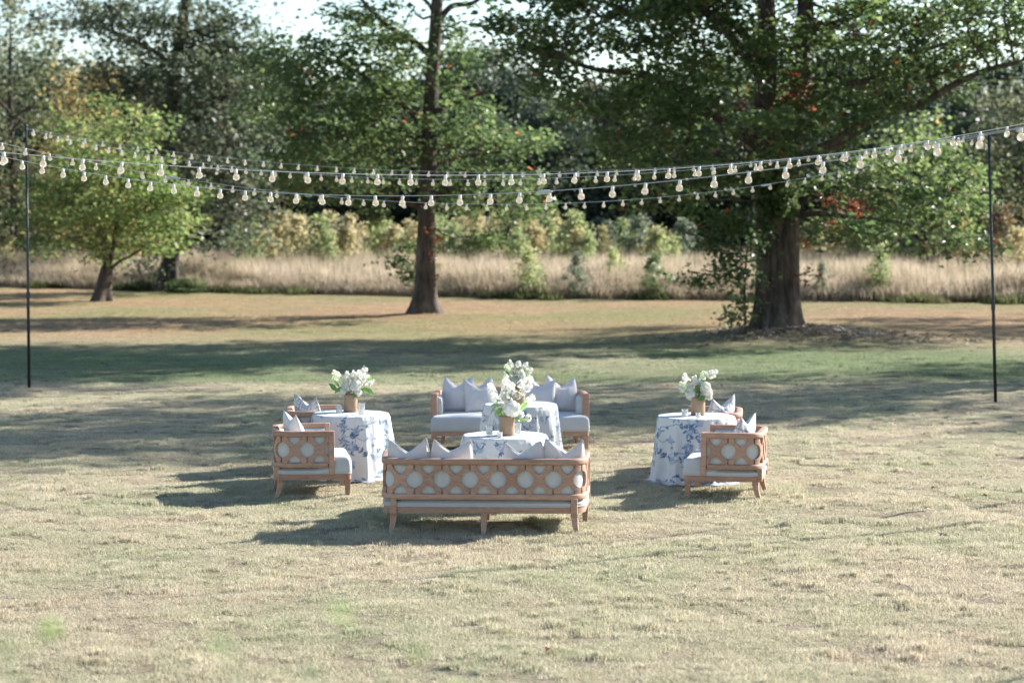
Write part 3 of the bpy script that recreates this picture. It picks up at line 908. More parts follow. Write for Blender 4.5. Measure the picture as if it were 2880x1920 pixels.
vine("red_vine", "few red creeper leaves low on the double trunk near the meadow", [(1860, 625, 13), (1830, 632, 11), (1885, 632, 9), (1850, 650, 9)], dO, rng, M["leaf_red"], 0.11, 26)
vine("red_vine", "red creeper leaves on the trunk of the single-stemmed oak", [(1000, 560, 13), (990, 590, 13), (1005, 545, 12), (985, 530, 10), (1000, 640, 9)], MID_B.y - 0.4, rng, M["leaf_red"], 0.11, 20)
vine("ivy_vine", "dark green ivy hanging on the upper double trunk under the lights", [(1772, 470, 34), (1792, 430, 44), (1758, 405, 36), (1802, 480, 26), (1790, 370, 40), (1760, 520, 18)], dO, rng, M["leaf_oak"], 0.15, 100)

# --- trees at both sides, behind
def simple_tree(name, label, base, h, rad, z0, leaf, rng, group=None, size=0.26, nblob=22, sub=3.6, per=20, spread=0.5, r=1.5, trunk_r=0.2, seg=8):
    x, y = base
    tr = [(x, y, -0.1, trunk_r), (x + .05, y, h * .25, trunk_r * .85), (x - .05, y, h * .55, trunk_r * .6), (x, y, h * .9, trunk_r * .2)]
    limbs = []
    for k in range(5):
        a = k * 2.4 + rng.uniform(0, 1); zz = h * rng.uniform(.25, .6)
        limbs.append([(x, y, zz, trunk_r * .4), (x + rad * .4 * math.cos(a), y + rad * .4 * math.sin(a), zz + h * .08, trunk_r * .25), (x + rad * .75 * math.cos(a), y + rad * .75 * math.sin(a), zz + h * .14, trunk_r * .1)])
    B = []
    for k in range(nblob):
        t = (k + .5) / nblob; zz = z0 + (h - z0) * t
        f = math.sin(PI * min(1, 0.18 + 0.8 * t)) ** 0.7
        a = k * 2.399; q = math.sqrt(rng.uniform(0.1, 1)) * rad * f
        rr = r * rng.uniform(.75, 1.2) * (0.55 + 0.45 * f)
        B.append((x + q * math.cos(a), y + q * math.sin(a), zz, rr, rr, rr * .8, 1))
    return make_tree(name, label, [tr], limbs, B, leaf, size, M["bark_far"], rng, group=group, origin=(x, y, 0), sub=sub, per=per, spread=spread, seg=seg, flare=0.6)

q = dat(30, 500, 92)
simple_tree("tall_tree", "olive green tree behind the left light pole, paler than the oaks", (q.x, 92), 12.2, 3.6, 0.8, M["leaf_olive"], rng, size=0.2, nblob=34, sub=9, per=36, r=1.3, spread=.42)
q = dat(225, 500, 88)
simple_tree("tall_tree", "yellowing orange tree between the left light pole and the grey green oak", (q.x, 88), 8.6, 2.9, 1.5, M["leaf_yellow"], rng, size=0.18, nblob=28, sub=9, per=36, r=1.15, spread=.42)
q = dat(2290, 500, 96)
simple_tree("tall_tree", "dull green tree behind the right light pole", (q.x + 1.5, 96), 8.6, 3.2, 0.6, M["leaf_olive"], rng, size=0.2, nblob=26, sub=9, per=36, r=1.3, spread=.42)
q = dat(2120, 500, 88)
simple_tree("tall_tree", "yellow green tree behind the rising limb of the double-trunked oak", (q.x, 88), 6.6, 2.6, 0.6, M["leaf_maple"], rng, size=0.19, nblob=20, sub=9, per=36, r=1.1, spread=.42)
# trees outside the frame on the right whose crowns shade the lawn
for (x, y, h, rad, zl) in ((29.5, 47.5, 17.0, 5.5, 6.0), (18.0, 42.0, 17.0, 3.8, 8.5), (29, 63.5, 17.0, 6.5, 4.2)):
    simple_tree("shade_tree", "tall spreading lawn tree right of the double-trunked oak, shading the lawn", (x, y), h, rad, zl, M["leaf_oak"], rng, group="shade trees right of the oak",
                size=0.25, nblob=36, sub=4.6, per=36, spread=.5, r=1.6, trunk_r=.4)

# --- woods beyond the meadow: a few kinds, each tree an object
kinds = []
for k in range(5):
    pale = k == 4
    kinds.append(simple_tree("woodland_tree", "", (0, 400), 13.0, 4.0, 0.4, M["leaf_wood_pale"] if pale else M["leaf_wood"], rng,
                             size=0.33, nblob=36, sub=5.5, per=40, spread=.55, r=1.6, trunk_r=.24, seg=7))
n_used = [0] * 5
def place_kind(k, x, y, s, label, group):
    o = kinds[k] if n_used[k] == 0 else copy_tree(kinds[k])
    n_used[k] += 1
    o.location = (x, y, 0); o.rotation_euler = (0, 0, rng.uniform(0, 6.28)); o.scale = (s * 1.05, s * 1.05, s)
    tag(o, label, "tree", group)
for row, (y0, n, smin, smax) in enumerate(((103, 17, .60, .78), (112, 17, .68, .86), (124, 17, .76, .96))):
    for i in range(n):
        x = -34 + 68 * (i + .5 + rng.uniform(-.25, .25) + .5 * (row % 2) - .25) / n
        x *= y0 / 108
        s = rng.uniform(smin, smax)
        if row == 0 and -30 < x < 30: s *= 0.85
        k = int(rng.integers(0, 4))
        if row == 2 and rng.uniform() < .45: k = 4
        y_ = y0 + rng.uniform(-2.5, 2.5)
        if k == 4: place_kind(k, x, y_, s, "pale turning tree standing in the far woods above the dark trees", "pale trees in the far woods")
        else: place_kind(k, x, y_, s, "dark green tree in the shaded woods beyond the meadow", "dark trees in the far woods")

# --- saplings and shrubs in the meadow
def sapling(kind, x, y, h, w, label, group, cat="sapling", nm="sapling"):
    key = (kind, int(rng.integers(0, 3)))
    if key not in SAP:
        r_ = np.random.default_rng(sum(map(ord, kind)) + key[1] * 17)
        cl = []
        for k in range(26):
            t = ((k + .5) / 26) ** 1.1
            pr = 0.5 * (math.sin(PI * min(1, .2 + .8 * t)) ** .8) * (1 - .35 * t)
            a = k * 2.4 + r_.uniform(0, 1); q = pr * r_.uniform(.15, .95)
            cl.append((q * math.cos(a), q * math.sin(a), .07 + .86 * t + r_.normal(0, .02)))
        cl = np.array(cl)
        rep = np.repeat(np.arange(26), 75)
        C = cl[rep] + r_.normal(0, 1, (len(rep), 3)) * np.array([.085, .085, .042]) * r_.uniform(.6, 1.3, 26)[rep][:, None]
        C[:, 2] = np.abs(C[:, 2])
        s_ = leaf_mesh("foliage", C, 0.052, r_, 0.3)
        s_.materials.append(M[kind])
        b = MB().tube([(0, 0, -0.03), (0.01, 0, .4), (0, 0.01, .95)], [.012, .008, .002], 5)
        for k in range(9):
            a_ = k * 2.4; z_ = .15 + .08 * k
            b.tube([(0, 0, z_), (.3 * (1 - z_) * math.cos(a_), .3 * (1 - z_) * math.sin(a_), z_ + .1)], [.005, .001], 4)
        st = b.mesh("stem"); st.materials.append(M["twig"])
        SAP[key] = (s_, st)
    s_, st = SAP[key]
    root = empty(nm, (x, y, 0), rng.uniform(0, 6.28)); root.scale = (w, w, h)
    tag(root, label, cat, group)
    link("foliage", s_, None, root); link("stem", st, None, root)
    return root
SAP = {}
for (u, v, dd, kind, wf) in ((585, 525, 90, "leaf_sap_yellow", .6), (620, 505, 94, "leaf_sap_green", .55), (655, 512, 92, "leaf_sap_yellow", .6), (690, 498, 95, "leaf_sap_green", .5), (735, 490, 92, "leaf_sap_green", .55),
                         (752, 530, 86, "leaf_sap_green", .6), (795, 500, 90, "leaf_sap_grey", .6), (835, 512, 93, "leaf_sap_yellow", .5), (870, 485, 91, "leaf_sap_green", .55), (905, 515, 90, "leaf_sap_yellow", .55), (930, 535, 87, "leaf_sap_green", .6),
                         (1040, 520, 93, "leaf_sap_grey", .6), (1085, 535, 90, "leaf_sap_green", .55), (1125, 540, 92, "leaf_sap_yellow", .6), (1190, 525, 88, "leaf_sap_green", .6), (1235, 520, 91, "leaf_sap_yellow", .55), (1270, 485, 94, "leaf_sap_yellow", .6),
                         (1320, 480, 90, "leaf_sap_green", .6), (1385, 520, 90, "leaf_sap_yellow", .5), (1430, 500, 94, "leaf_sap_green", .6), (1470, 490, 90, "leaf_sap_grey", .6), (1510, 525, 88, "leaf_sap_green", .6), (1545, 545, 92, "leaf_sap_green", .6), (1350, 535, 86, "leaf_sap_green", .5),
                         (20, 545, 90, "leaf_sap_yellow", .6), (75, 540, 92, "leaf_sap_grey", .6), (1890, 545, 90, "leaf_sap_yellow", .6), (1960, 550, 92, "leaf_sap_green", .7), (2090, 545, 92, "leaf_sap_grey", .8)):
    q = dat(u, v, dd)
    nmk = {"leaf_sap_yellow": "yellow", "leaf_sap_green": "green", "leaf_sap_grey": "grey green"}[kind]
    sapling(kind, q.x, dd, q.z + 0.1, (q.z + 0.1) * wf * 1.25, "slender %s sapling standing at the back of the meadow" % nmk, nmk + " saplings at the back of the meadow")
# the thicket between them
for k in range(60):
    u = (545 + 1030 * (k + rng.uniform(0, 1)) / 44) if k < 44 else (1850 + 500 * (k - 44 + rng.uniform(0, 1)) / 16)
    dd = rng.uniform(86, 98); v = rng.uniform(480, 538)
    kind = ("leaf_sap_yellow", "leaf_sap_green", "leaf_sap_yellow", "leaf_sap_yellow", "leaf_sap_grey")[int(rng.integers(0, 5))]
    q = dat(u, v, dd)
    nmk = {"leaf_sap_yellow": "yellow", "leaf_sap_green": "green", "leaf_sap_grey": "grey green"}[kind]
    sapling(kind, q.x, dd, q.z + 0.1, (q.z + 0.1) * rng.uniform(.55, .95), "slender %s sapling standing at the back of the meadow" % nmk, nmk + " saplings at the back of the meadow")
for (u, v, dd, kind, w, lab) in ((1215, 572, 72.2, "leaf_sap_green", 1.5, "bushy green sapling at the front of the meadow behind the facing sofa"),
                              (1325, 580, 71.6, "leaf_sap_grey", 1.15, "narrow grey green shrub at the front of the meadow, second right of the single-stemmed oak"),
                              (1410, 568, 74, "leaf_sap_green", 1.1, "green sapling in the meadow between the narrow shrub and the dark one"),
                              (1500, 582, 71.2, "leaf_mid", 1.3, "dark green shrub at the front of the meadow, left of the double trunk"),
                              (2022, 565, 70.6, "leaf_sap_green", 1.2, "green sapling in the meadow right of the double trunk"),
                              (1888, 600, 70.6, "leaf_sap_grey", .75, "small pale sapling in the meadow just right of the double trunk"),
                              (2185, 540, 80, "leaf_brown", 3.4, "wide rusty brown shrub in the meadow left of the right light pole"),
                              (2300, 470, 82, "leaf_brown", 2.6, "tall brownish shrub behind the right light pole"),
                              (2340, 520, 79, "leaf_sap_yellow", 2.0, "orange yellow shrub right of the right light pole"),
                              (1010, 600, 78, "leaf_sap_yellow", 1.0, "small orange sapling behind the trunk of the single-stemmed oak"),
                              (430, 640, 77, "leaf_mid", 2.4, "low dark shrub at the foot of the grey green oak"),
                              (330, 645, 79, "leaf_mid", 2.0, "low dark shrub between the grey green oak and the small light green tree")):
    q = dat(u, v, dd)
    sapling(kind, q.x, dd, q.z + 0.05, w, lab, None, "shrub", "meadow_shrub")

# --- leaf litter and the mound at the oak's foot
n = 1500
a = rng.uniform(0, 6.28, n); q = np.abs(rng.normal(0, 1, n))
xx = OAK_B.x + 0.8 + q * np.cos(a) * 2.1; yy = OAK_B.y - 0.9 + q * np.sin(a) * 1.1
C = np.stack([xx, yy, ground_h(xx, yy) + 0.03], 1)
me = leaf_mesh("leaf_litter", C, 0.12, rng, 2.0); me.materials.append(M["leaf_dry"])
tag(link("leaf_litter", me), "pale dry fallen leaves scattered round the double-trunked oak", "leaves", kind="stuff")

# ------------------------------------------------------------------ lattice-backed seating
def lattice_outline():
    R, cxx, hu, hh = 0.080, 0.129, 0.1215, 0.146
    e = math.sqrt(R * R - (cxx - hu) ** 2)
    a0 = math.atan2(e, hu - cxx)
    shield = [(0.070, hh), (0.069, 0.128), (0.062, 0.106), (0.048, 0.086), (0.026, 0.064), (0.0, 0.046)]
    pts = [(-hu, hh)] + [(-x, y) for x, y in shield] + [(x, y) for x, y in shield[::-1][1:]] + [(hu, hh)]
    arc = []
    for k in range(13):
        an = a0 + (2 * PI - 2 * a0) * k / 12
        arc.append((cxx + R * math.cos(an), R * math.sin(an)))
    pts += arc
    pts += [(hu, -hh)] + [(x, -y) for x, y in shield] + [(-x, -y) for x, y in shield[::-1][1:]] + [(-hu, -hh)]
    pts += [(-x, y) for x, y in reversed(arc)]
    return pts
LAT = lattice_outline()

def lattice_tris():
    vs = [Vector(p) for p in LAT]
    n = len(vs)
    ed = [(i, (i + 1) % n) for i in range(n)]
    extra = []
    for i in range(-6, 7):
        for j in range(-7, 8):
            p = (i * 0.0195, j * 0.0195)
            if inside(p, LAT) and min((p[0] - q[0]) ** 2 + (p[1] - q[1]) ** 2 for q in LAT) > 0.00008: extra.append(Vector(p))
    r = mgeo.delaunay_2d_cdt(vs + extra, ed, [list(range(n))], 1, 1e-6)
    return [tuple(v) for v in r[0]], [tuple(f) for f in r[2]]

def inside(p, poly):
    c = False; j = len(poly) - 1
    for i in range(len(poly)):
        if (poly[i][1] > p[1]) != (poly[j][1] > p[1]) and p[0] < (poly[j][0] - poly[i][0]) * (p[1] - poly[i][1]) / (poly[j][1] - poly[i][1] + 1e-12) + poly[i][0]: c = not c
        j = i
    return c
LV, LF = lattice_tris()

def make_seating(name, W, depth, mid_legs):
    """settee or armchair: faces local +y, origin on the ground under the middle"""
    R = 0.15
    yb = depth * 0.47
    y_post = depth * 0.235
    y_front = depth * 0.53
    a = W / 2 - R
    s_arc = a + R * PI / 2
    S = s_arc + (y_post + yb - R)
    def path(s):
        q = abs(s); sg = 1 if s >= 0 else -1
        if q <= a: x, y, n_x, n_y = q, -yb, 0, -1
        elif q <= s_arc:
            t = (q - a) / R
            x, y, n_x, n_y = a + R * math.sin(t), -yb + R - R * math.cos(t), math.sin(t), -math.cos(t)
        else: x, y, n_x, n_y = W / 2, -yb + R + (q - s_arc), 1, 0
        return sg * x, y, sg * n_x, n_y
    def flare(p):
        return (p[0] * (1 + 0.055 * (p[1] + yb) / depth), p[1], p[2])
    def mp(s, n, z):
        x, y, n_x, n_y = path(s)
        return flare((x + n_x * n, y + n_y * n, z))
    ss = [-S + 2 * S * k / 120 for k in range(121)]
    ss = sorted(set(ss + [a, -a, s_arc, -s_arc]))
    def sweep(prof, s0, s1, nm, mat, parent, deg=50):
        """closed (n,z) profile swept along the back and arms"""
        st = [s0] + [q for q in ss if s0 < q < s1] + [s1]
        b = MB(); k = len(prof)
        for q in st: b.v += [mp(q, n_, z_) for n_, z_ in prof]
        for i in range(len(st) - 1):
            for j in range(k):
                j2 = (j + 1) % k
                b.f.append((i * k + j, i * k + j2, (i + 1) * k + j2, (i + 1) * k + j))
        b.f.append(tuple(reversed(range(k)))); b.f.append(tuple((len(st) - 1) * k + j for j in range(k)))
        return link(nm, smooth_angle(b.mesh(nm), deg), mat, parent)
    root = empty(name, (0, 0, 0))
    wood = M["wood"]
    # top rail with rounded edges, lower rail, upholstered inside panel
    def rr(n0, n1, z0, z1, c):
        return [(n0 + c, z0), (n1 - c, z0), (n1 - c * .3, z0 + c * .3), (n1, z0 + c), (n1, z1 - c), (n1 - c * .3, z1 - c * .3), (n1 - c, z1), (n0 + c, z1), (n0 + c * .3, z1 - c * .3), (n0, z1 - c), (n0, z0 + c), (n0 + c * .3, z0 + c * .3)]
    sweep(rr(-0.036, 0.038, 0.640, 0.700, 0.014), -S - 0.026, S + 0.026, "top_rail", wood, root)
    sweep(rr(-0.020, 0.040, 0.318, 0.372, 0.012), -S + 0.02, S - 0.02, "lower_rail", wood, root)
    pan = [(-0.085, 0.345), (-0.092, 0.45), (-0.09, 0.58), (-0.08, 0.632), (-0.045, 0.650), (-0.008, 0.642), (0.001, 0.60), (0.001, 0.40), (-0.008, 0.335), (-0.05, 0.33)]
    sweep(pan, -S + 0.012, S - 0.012, "back_panel", M["linen"], root, 60)
    # lattice pieces
    period, zc = 0.258, 0.506
    kmax = int((S - 0.02) / period + 0.5)
    for k in range(-kmax, kmax + 1):
        s0 = k * period
        lim = S - 0.012
        if abs(s0) - 0.13 > lim - 0.02: continue
        nf = len(LV)
        b = MB()
        for n_ in (0.028, 0.003):
            b.v += [mp(max(-lim, min(lim, s0 + u)), n_, zc + w) for u, w in LV]
        flip = [f for f in LF]
        b.f += flip + [tuple(i + nf for i in reversed(f)) for f in LF]
        n = len(LAT)
        b.f += [((i + 1) % n, i, nf + i, nf + (i + 1) % n) for i in range(n)]
        link("lattice_piece", b.mesh("lattice_piece"), wood, root)
    # arm posts
    for sg in (-1, 1):
        x, y, n_x, n_y = path(sg * S)
        b = MB().box(x - 0.038, x + 0.038, y - 0.012, y + 0.046, 0.246, 0.7012)
        link("arm_post", b.mesh("arm_post", bevel=0.010, bseg=2, fn=flare), wood, root)
    # seat: outline ring with rounded corners
    hw, hb = W / 2 + 0.028, yb + 0.030
    def outline(rb=0.18, rf=0.05, m=9):
        pts = []
        def arc(cx_, cy_, r, a0, a1):
            for k in range(m):
                t = a0 + (a1 - a0) * k / (m - 1); pts.append((cx_ + r * math.cos(t), cy_ + r * math.sin(t)))
        arc(hw - rb, -hb + rb, rb, -PI / 2, 0)
        for k in range(1, 7): pts.append((hw, -hb + rb + (y_front - rf + hb - rb) * k / 7))
        arc(hw - rf, y_front - rf, rf, 0, PI / 2)
        for k in range(1, 12): pts.append((hw - rf - (2 * hw - 2 * rf) * k / 12, y_front))
        arc(-hw + rf, y_front - rf, rf, PI / 2, PI)
        for k in range(1, 7): pts.append((-hw, y_front - rf - (y_front - rf + hb - rb) * k / 7))
        arc(-hw + rb, -hb + rb, rb, PI, 1.5 * PI)
        for k in range(1, 12): pts.append((-hw + rb + (2 * hw - 2 * rb) * k / 12, -hb))
        return pts
    OL = outline(); n = len(OL)
    cy = (y_front - hb) / 2
    def inset(p, d_):
        return (p[0] * (1 - d_ / hw), cy + (p[1] - cy) * (1 - d_ / ((y_front + hb) / 2)))
    rings = [(0.014, 0.252, 0), (0.002, 0.262, 0), (0.0, 0.285, 0), (0.0, 0.335, 1), (0.004, 0.385, 1), (0.014, 0.412, 1), (0.035, 0.428, 1), (0.10, 0.437, 1), (0.20, 0.442, 1), (0.30, 0.444, 1)]
    b = MB()
    for d_, z_, up_ in rings:
        for p in OL:
            q = d_
            behind = max(0.0, min(1.0, (y_post + 0.03 - p[1]) / 0.05))
            zz = z_
            if up_: q = max(d_, 0.075 * behind) if behind > 0 else d_
            if z_ == 0.335 and behind > 0: q = 0.012 + 0.06 * behind; zz = 0.322
            x, y = inset(p, q)
            b.v.append(flare((x, y, zz)))
    for i in range(len(rings) - 1):
        for j in range(n):
            j2 = (j + 1) % n
            b.f.append((i * n + j, i * n + j2, (i + 1) * n + j2, (i + 1) * n + j))
    b.f.append(tuple((len(rings) - 1) * n + j for j in range(n)))
    b.f.append(tuple(reversed(range(n))))
    seat = link("seat", smooth_angle(b.mesh("seat"), 60), M["seat"], root)
    b = MB()
    loop = [flare((*inset(p, 0.002), 0.2565)) for p in OL]
    b.tube(loop + [loop[0]], [0.0055] * (n + 1), 6, False)
    link("piping", b.mesh("piping", True), M["piping"], seat)
    # apron
    b = MB()
    for d_, z_ in ((0.006, 0.192), (0.006, 0.2515), (0.05, 0.2515), (0.05, 0.192)):
        b.v += [flare((*inset(p, d_), z_)) for p in OL]
    for i in range(4):
        for j in range(n):
            j2 = (j + 1) % n; i2 = (i + 1) % 4
            b.f.append((i * n + j, i * n + j2, i2 * n + j2, i2 * n + j))
    link("seat_rail", smooth_angle(b.mesh("seat_rail"), 50), wood, root)
    # legs
    def leg(x, y, dx, dy, w0=0.033, w1=0.0215):
        b = MB(); st = 7
        for k in range(st):
            t = k / (st - 1); z_ = 0.1925 * (1 - t) - 0.004 * t
            w = w0 + (w1 - w0) * t; f = t * t
            if k == 1: w += 0.0
            b.v += [flare((x + dx * f + sx * w, y + dy * f + sy * w, z_)) for sx, sy in ((-1, -1), (1, -1), (1, 1), (-1, 1))]
        for i in range(st - 1):
            for j in range(4):
                j2 = (j + 1) % 4
                b.f.append((i * 4 + j2, i * 4 + j, (i + 1) * 4 + j, (i + 1) * 4 + j2))
        b.f.append((0, 1, 2, 3)); b.f.append(tuple((st - 1) * 4 + j for j in (3, 2, 1, 0)))
        # small collar at the top of the leg
        b.box(x - w0 - .004, x + w0 + .004, y - w0 - .004, y + w0 + .004, 0.158, 0.168)
        link("leg", b.mesh("leg", bevel=0.004, bseg=1), wood, root)
    xr, yr = W / 2 - 0.075, -yb + 0.035
    for sg in (-1, 1):
        leg(sg * xr, yr, sg * 0.028, -0.05)
        leg(sg * (W / 2 - 0.015), y_front - 0.045, 0, 0)
        bp = MB().box(sg * xr - 0.030, sg * xr + 0.030, yr - 0.070, yr - 0.008, 0.190, 0.330)
        link("corner_post", bp.mesh("corner_post", bevel=0.006, bseg=2, fn=flare), wood, root)
    for k in range(mid_legs):
        leg(0, -yb + 0.02, 0, -0.045); leg(0, y_front - 0.045, 0, 0)
    return root

settee = make_seating("settee", 1.83, 0.88, 1)
q = gnd(1361, 1502)
settee.location = (q.x + 0.01, q.y + 0.46, 0); settee.rotation_euler = (0, 0, math.radians(-1.6))
SOFA_F = settee
tag(settee, "lattice-backed wooden settee seen from behind, pale round panels between the fretwork", "sofa")
SOFA_B = copy_tree(settee)
q = gnd(1434, 1268)
SOFA_B.location = (q.x, q.y + 0.43, 0); SOFA_B.rotation_euler = (0, 0, PI + math.radians(0.5))
tag(SOFA_B, "pale blue grey settee behind the round tables, its upholstered seat facing the lawn", "sofa")
chair = make_seating("armchair", 0.80, 0.775, 0)
CH = {}
for key, loc, rz, lab in (("E", (-2.14, 22.55), -82, "lattice-backed wooden armchair standing nearest the left end of the fretwork settee"),
                          ("F", (-2.22, 24.72), -85, "wooden armchair half hidden behind the round table with two glasses beside its vase"),
                          ("G", (2.27, 22.38), 78, "lattice-backed wooden armchair facing the table, right of the fretwork settee"),
                          ("H", (2.26, 24.55), 84, "wooden armchair behind the round table, its key print cushion showing two points")):
    o = chair if key == "E" else copy_tree(chair)
    o.location = (*loc, 0); o.rotation_euler = (0, 0, math.radians(rz))
    tag(o, lab, "armchair")
    CH[key] = o

# ------------------------------------------------------------------ cushions
def key_pattern(u, v):
    """interlocking key lines on a 9 x 9 grid of cells"""
    a, b = (u + v) * 3.2, (u - v) * 3.2
    u, v = u * 4.6, v * 4.6
    i, j = math.floor(u), math.floor(v)
    fu, fv = u - i, v - j
    h = (i * 7 + j * 13 + (i * j) % 5) % 4
    w = 0.24
    on = False
    if h == 0: on = fu < w or (fv < w and fu < .7)
    elif h == 1: on = fv < w or (fu > 1 - w and fv < .7)
    elif h == 2: on = fu < w or fv > 1 - w
    else: on = fv < w or (fu < w and fv > .4) or (fu > .62 and fu < .62 + w and fv > .4)
    return on

def make_pillow(name, size, chop, seed, mat, pattern=None, T=0.085):
    r_ = np.random.default_rng(seed)
    n = 40 if pattern else 28
    g = np.linspace(-1, 1, n)
    U, V_ = np.meshgrid(g, g)
    up = np.clip((V_ + 1) / 2, 0, 1)
    sk = r_.uniform(-.22, .22); asym = r_.uniform(-.03, .03)
    x = size * .5 * U * (1 - 0.07 * (1 - V_ ** 2) - 0.20 * np.clip(V_, 0, 1) ** 2)
    crease = np.clip(1 - np.sqrt((U - sk) ** 2 + .01), 0, 1) ** 1.15 * 1.08 * np.clip(V_, 0, 1) ** 1.5
    z = size * (0.5 * (V_ * (1 - 0.06 * (1 - U ** 2))) + 0.5) - chop * crease
    z += size * (0.02 * np.abs(U) ** 4 + asym * U) * (V_ > 0) * V_
    th = T * (np.clip(1 - U ** 2, 0, 1) ** .55) * (np.clip(1 - V_ ** 2, 0, 1) ** .5) * (1 - 0.35 * crease)
    wr = 0.008 * vnoise(U * 2.6 + seed, V_ * 2.6, seed) + 0.005 * vnoise(U * 6 + V_ * 4, V_ * 3 + seed, seed + 1)
    edge = (1 - np.abs(U) ** 6) * (1 - np.abs(V_) ** 6)
    lean = -0.03 * crease
    P1 = np.stack([x, lean + th + wr * edge, z], -1).reshape(-1, 3)
    P2 = np.stack([x, lean - th + wr * edge, z], -1).reshape(-1, 3)
    idx = np.arange(n * n).reshape(n, n)
    q1 = np.stack([idx[:-1, :-1], idx[1:, :-1], idx[1:, 1:], idx[:-1, 1:]], -1).reshape(-1, 4)
    q2 = q1[:, ::-1] + n * n
    me = np_mesh(name, np.concatenate([P1, P2]), np.concatenate([q1, q2]), True)
    if pattern:
        a = me.attributes.new("print", 'FLOAT_COLOR', 'POINT')
        cols = []
        for s in (0, 1):
            for uu, vv in zip(U.ravel(), V_.ravel()):
                cols += [0.30, 0.34, 0.40, 1] if pattern(uu + s * .1, vv) else [0.72, 0.71, 0.69, 1]
        a.data.foreach_set("color", np.array(cols, np.float32))
    bm = bmesh.new(); bm.from_mesh(me)
    bmesh.ops.remove_doubles(bm, verts=bm.verts, dist=1e-5)
    bm.to_mesh(me); bm.free()
    me.materials.append(mat)
    # welt round the edge
    b = MB()
    rim = [tuple(P1[i]) for i in list(idx[0]) + list(idx[1:, -1]) + list(idx[-1, ::-1][1:]) + list(idx[::-1, 0][1:])]
    b.tube(rim, [0.004] * len(rim), 5, False)
    return me, b.mesh("welt", True)

def put_pillow(seat, lx, ly, lean, yaw, size, chop, seed, mat, lab, pattern=None, roll=0.0):
    me, welt = make_pillow("cushion", size, chop, seed, mat, pattern)
    o = link("cushion", me)
    w = link("welt", welt, M["piping"] if pattern else mat, o)
    rz = seat.rotation_euler.z
    mtx = Matrix.Translation(seat.location) @ Matrix.Rotation(rz, 4, 'Z') @ Matrix.Translation((lx, ly, 0.437)) @ Matrix.Rotation(math.radians(yaw), 4, 'Z') @ Matrix.Rotation(math.radians(lean), 4, 'X') @ Matrix.Rotation(math.radians(roll), 4, 'Y')
    o.matrix_world = mtx
    tag(o, lab, "cushion")
    return o
# fretwork settee (seen from behind)
put_pillow(SOFA_F, -0.70, -0.20, 13, -6, 0.43, 0.10, 1, M["velvet"], "pale lilac cushion leaning in the left end of the fretwork settee")
put_pillow(SOFA_F, -0.32, -0.20, 14, 5, 0.43, 0.085, 2, M["velvet"], "pale lilac cushion second from the left end of the fretwork settee", roll=2)
put_pillow(SOFA_F, 0.40, -0.20, 15, -8, 0.42, 0.10, 3, M["velvet"], "pale lilac cushion in the fretwork settee, second from its right end", roll=-3)
put_pillow(SOFA_F, 0.73, -0.19, 12, 10, 0.44, 0.11, 4, M["velvet"], "pale lilac cushion leaning in the right end of the fretwork settee")
# settee facing the lawn: local x runs the other way
put_pillow(SOFA_B, 0.66, -0.17, 12, -8, 0.45, 0.115, 5, M["velvet"], "pale grey cushion at the left arm of the settee behind the tables")
put_pillow(SOFA_B, 0.35, -0.09, 17, 14, 0.44, 0.10, 6, M["velvet"], "pale grey cushion on the settee behind the tables, second from its left arm", roll=3)
put_pillow(SOFA_B, -0.35, -0.09, 17, -16, 0.44, 0.09, 7, M["velvet"], "pale grey cushion partly hidden by flowers on the settee behind the tables", roll=-3)
put_pillow(SOFA_B, -0.66, -0.17, 12, 8, 0.45, 0.12, 8, M["velvet"], "pale grey cushion at the right arm of the settee behind the tables")
# armchairs
put_pillow(CH["E"], -0.02, -0.12, 14, 20, 0.43, 0.06, 9, M["keycloth"], "white cushion with a faint key print in the left armchair facing the table", lambda u, v: key_pattern(u, v) and v < 0.1)
put_pillow(CH["F"], 0.06, -0.12, 12, 46, 0.43, 0.10, 10, M["keycloth"], "key print cushion in the armchair behind the table with two tall glasses", key_pattern)
put_pillow(CH["G"], -0.06, -0.13, 14, -20, 0.43, 0.08, 11, M["keycloth"], "key print cushion in the lattice-backed armchair right of the fretwork settee", key_pattern)
put_pillow(CH["H"], -0.05, -0.12, 12, -46, 0.43, 0.10, 12, M["keycloth"], "blue grey key print cushion in the armchair behind the right-hand table", key_pattern)

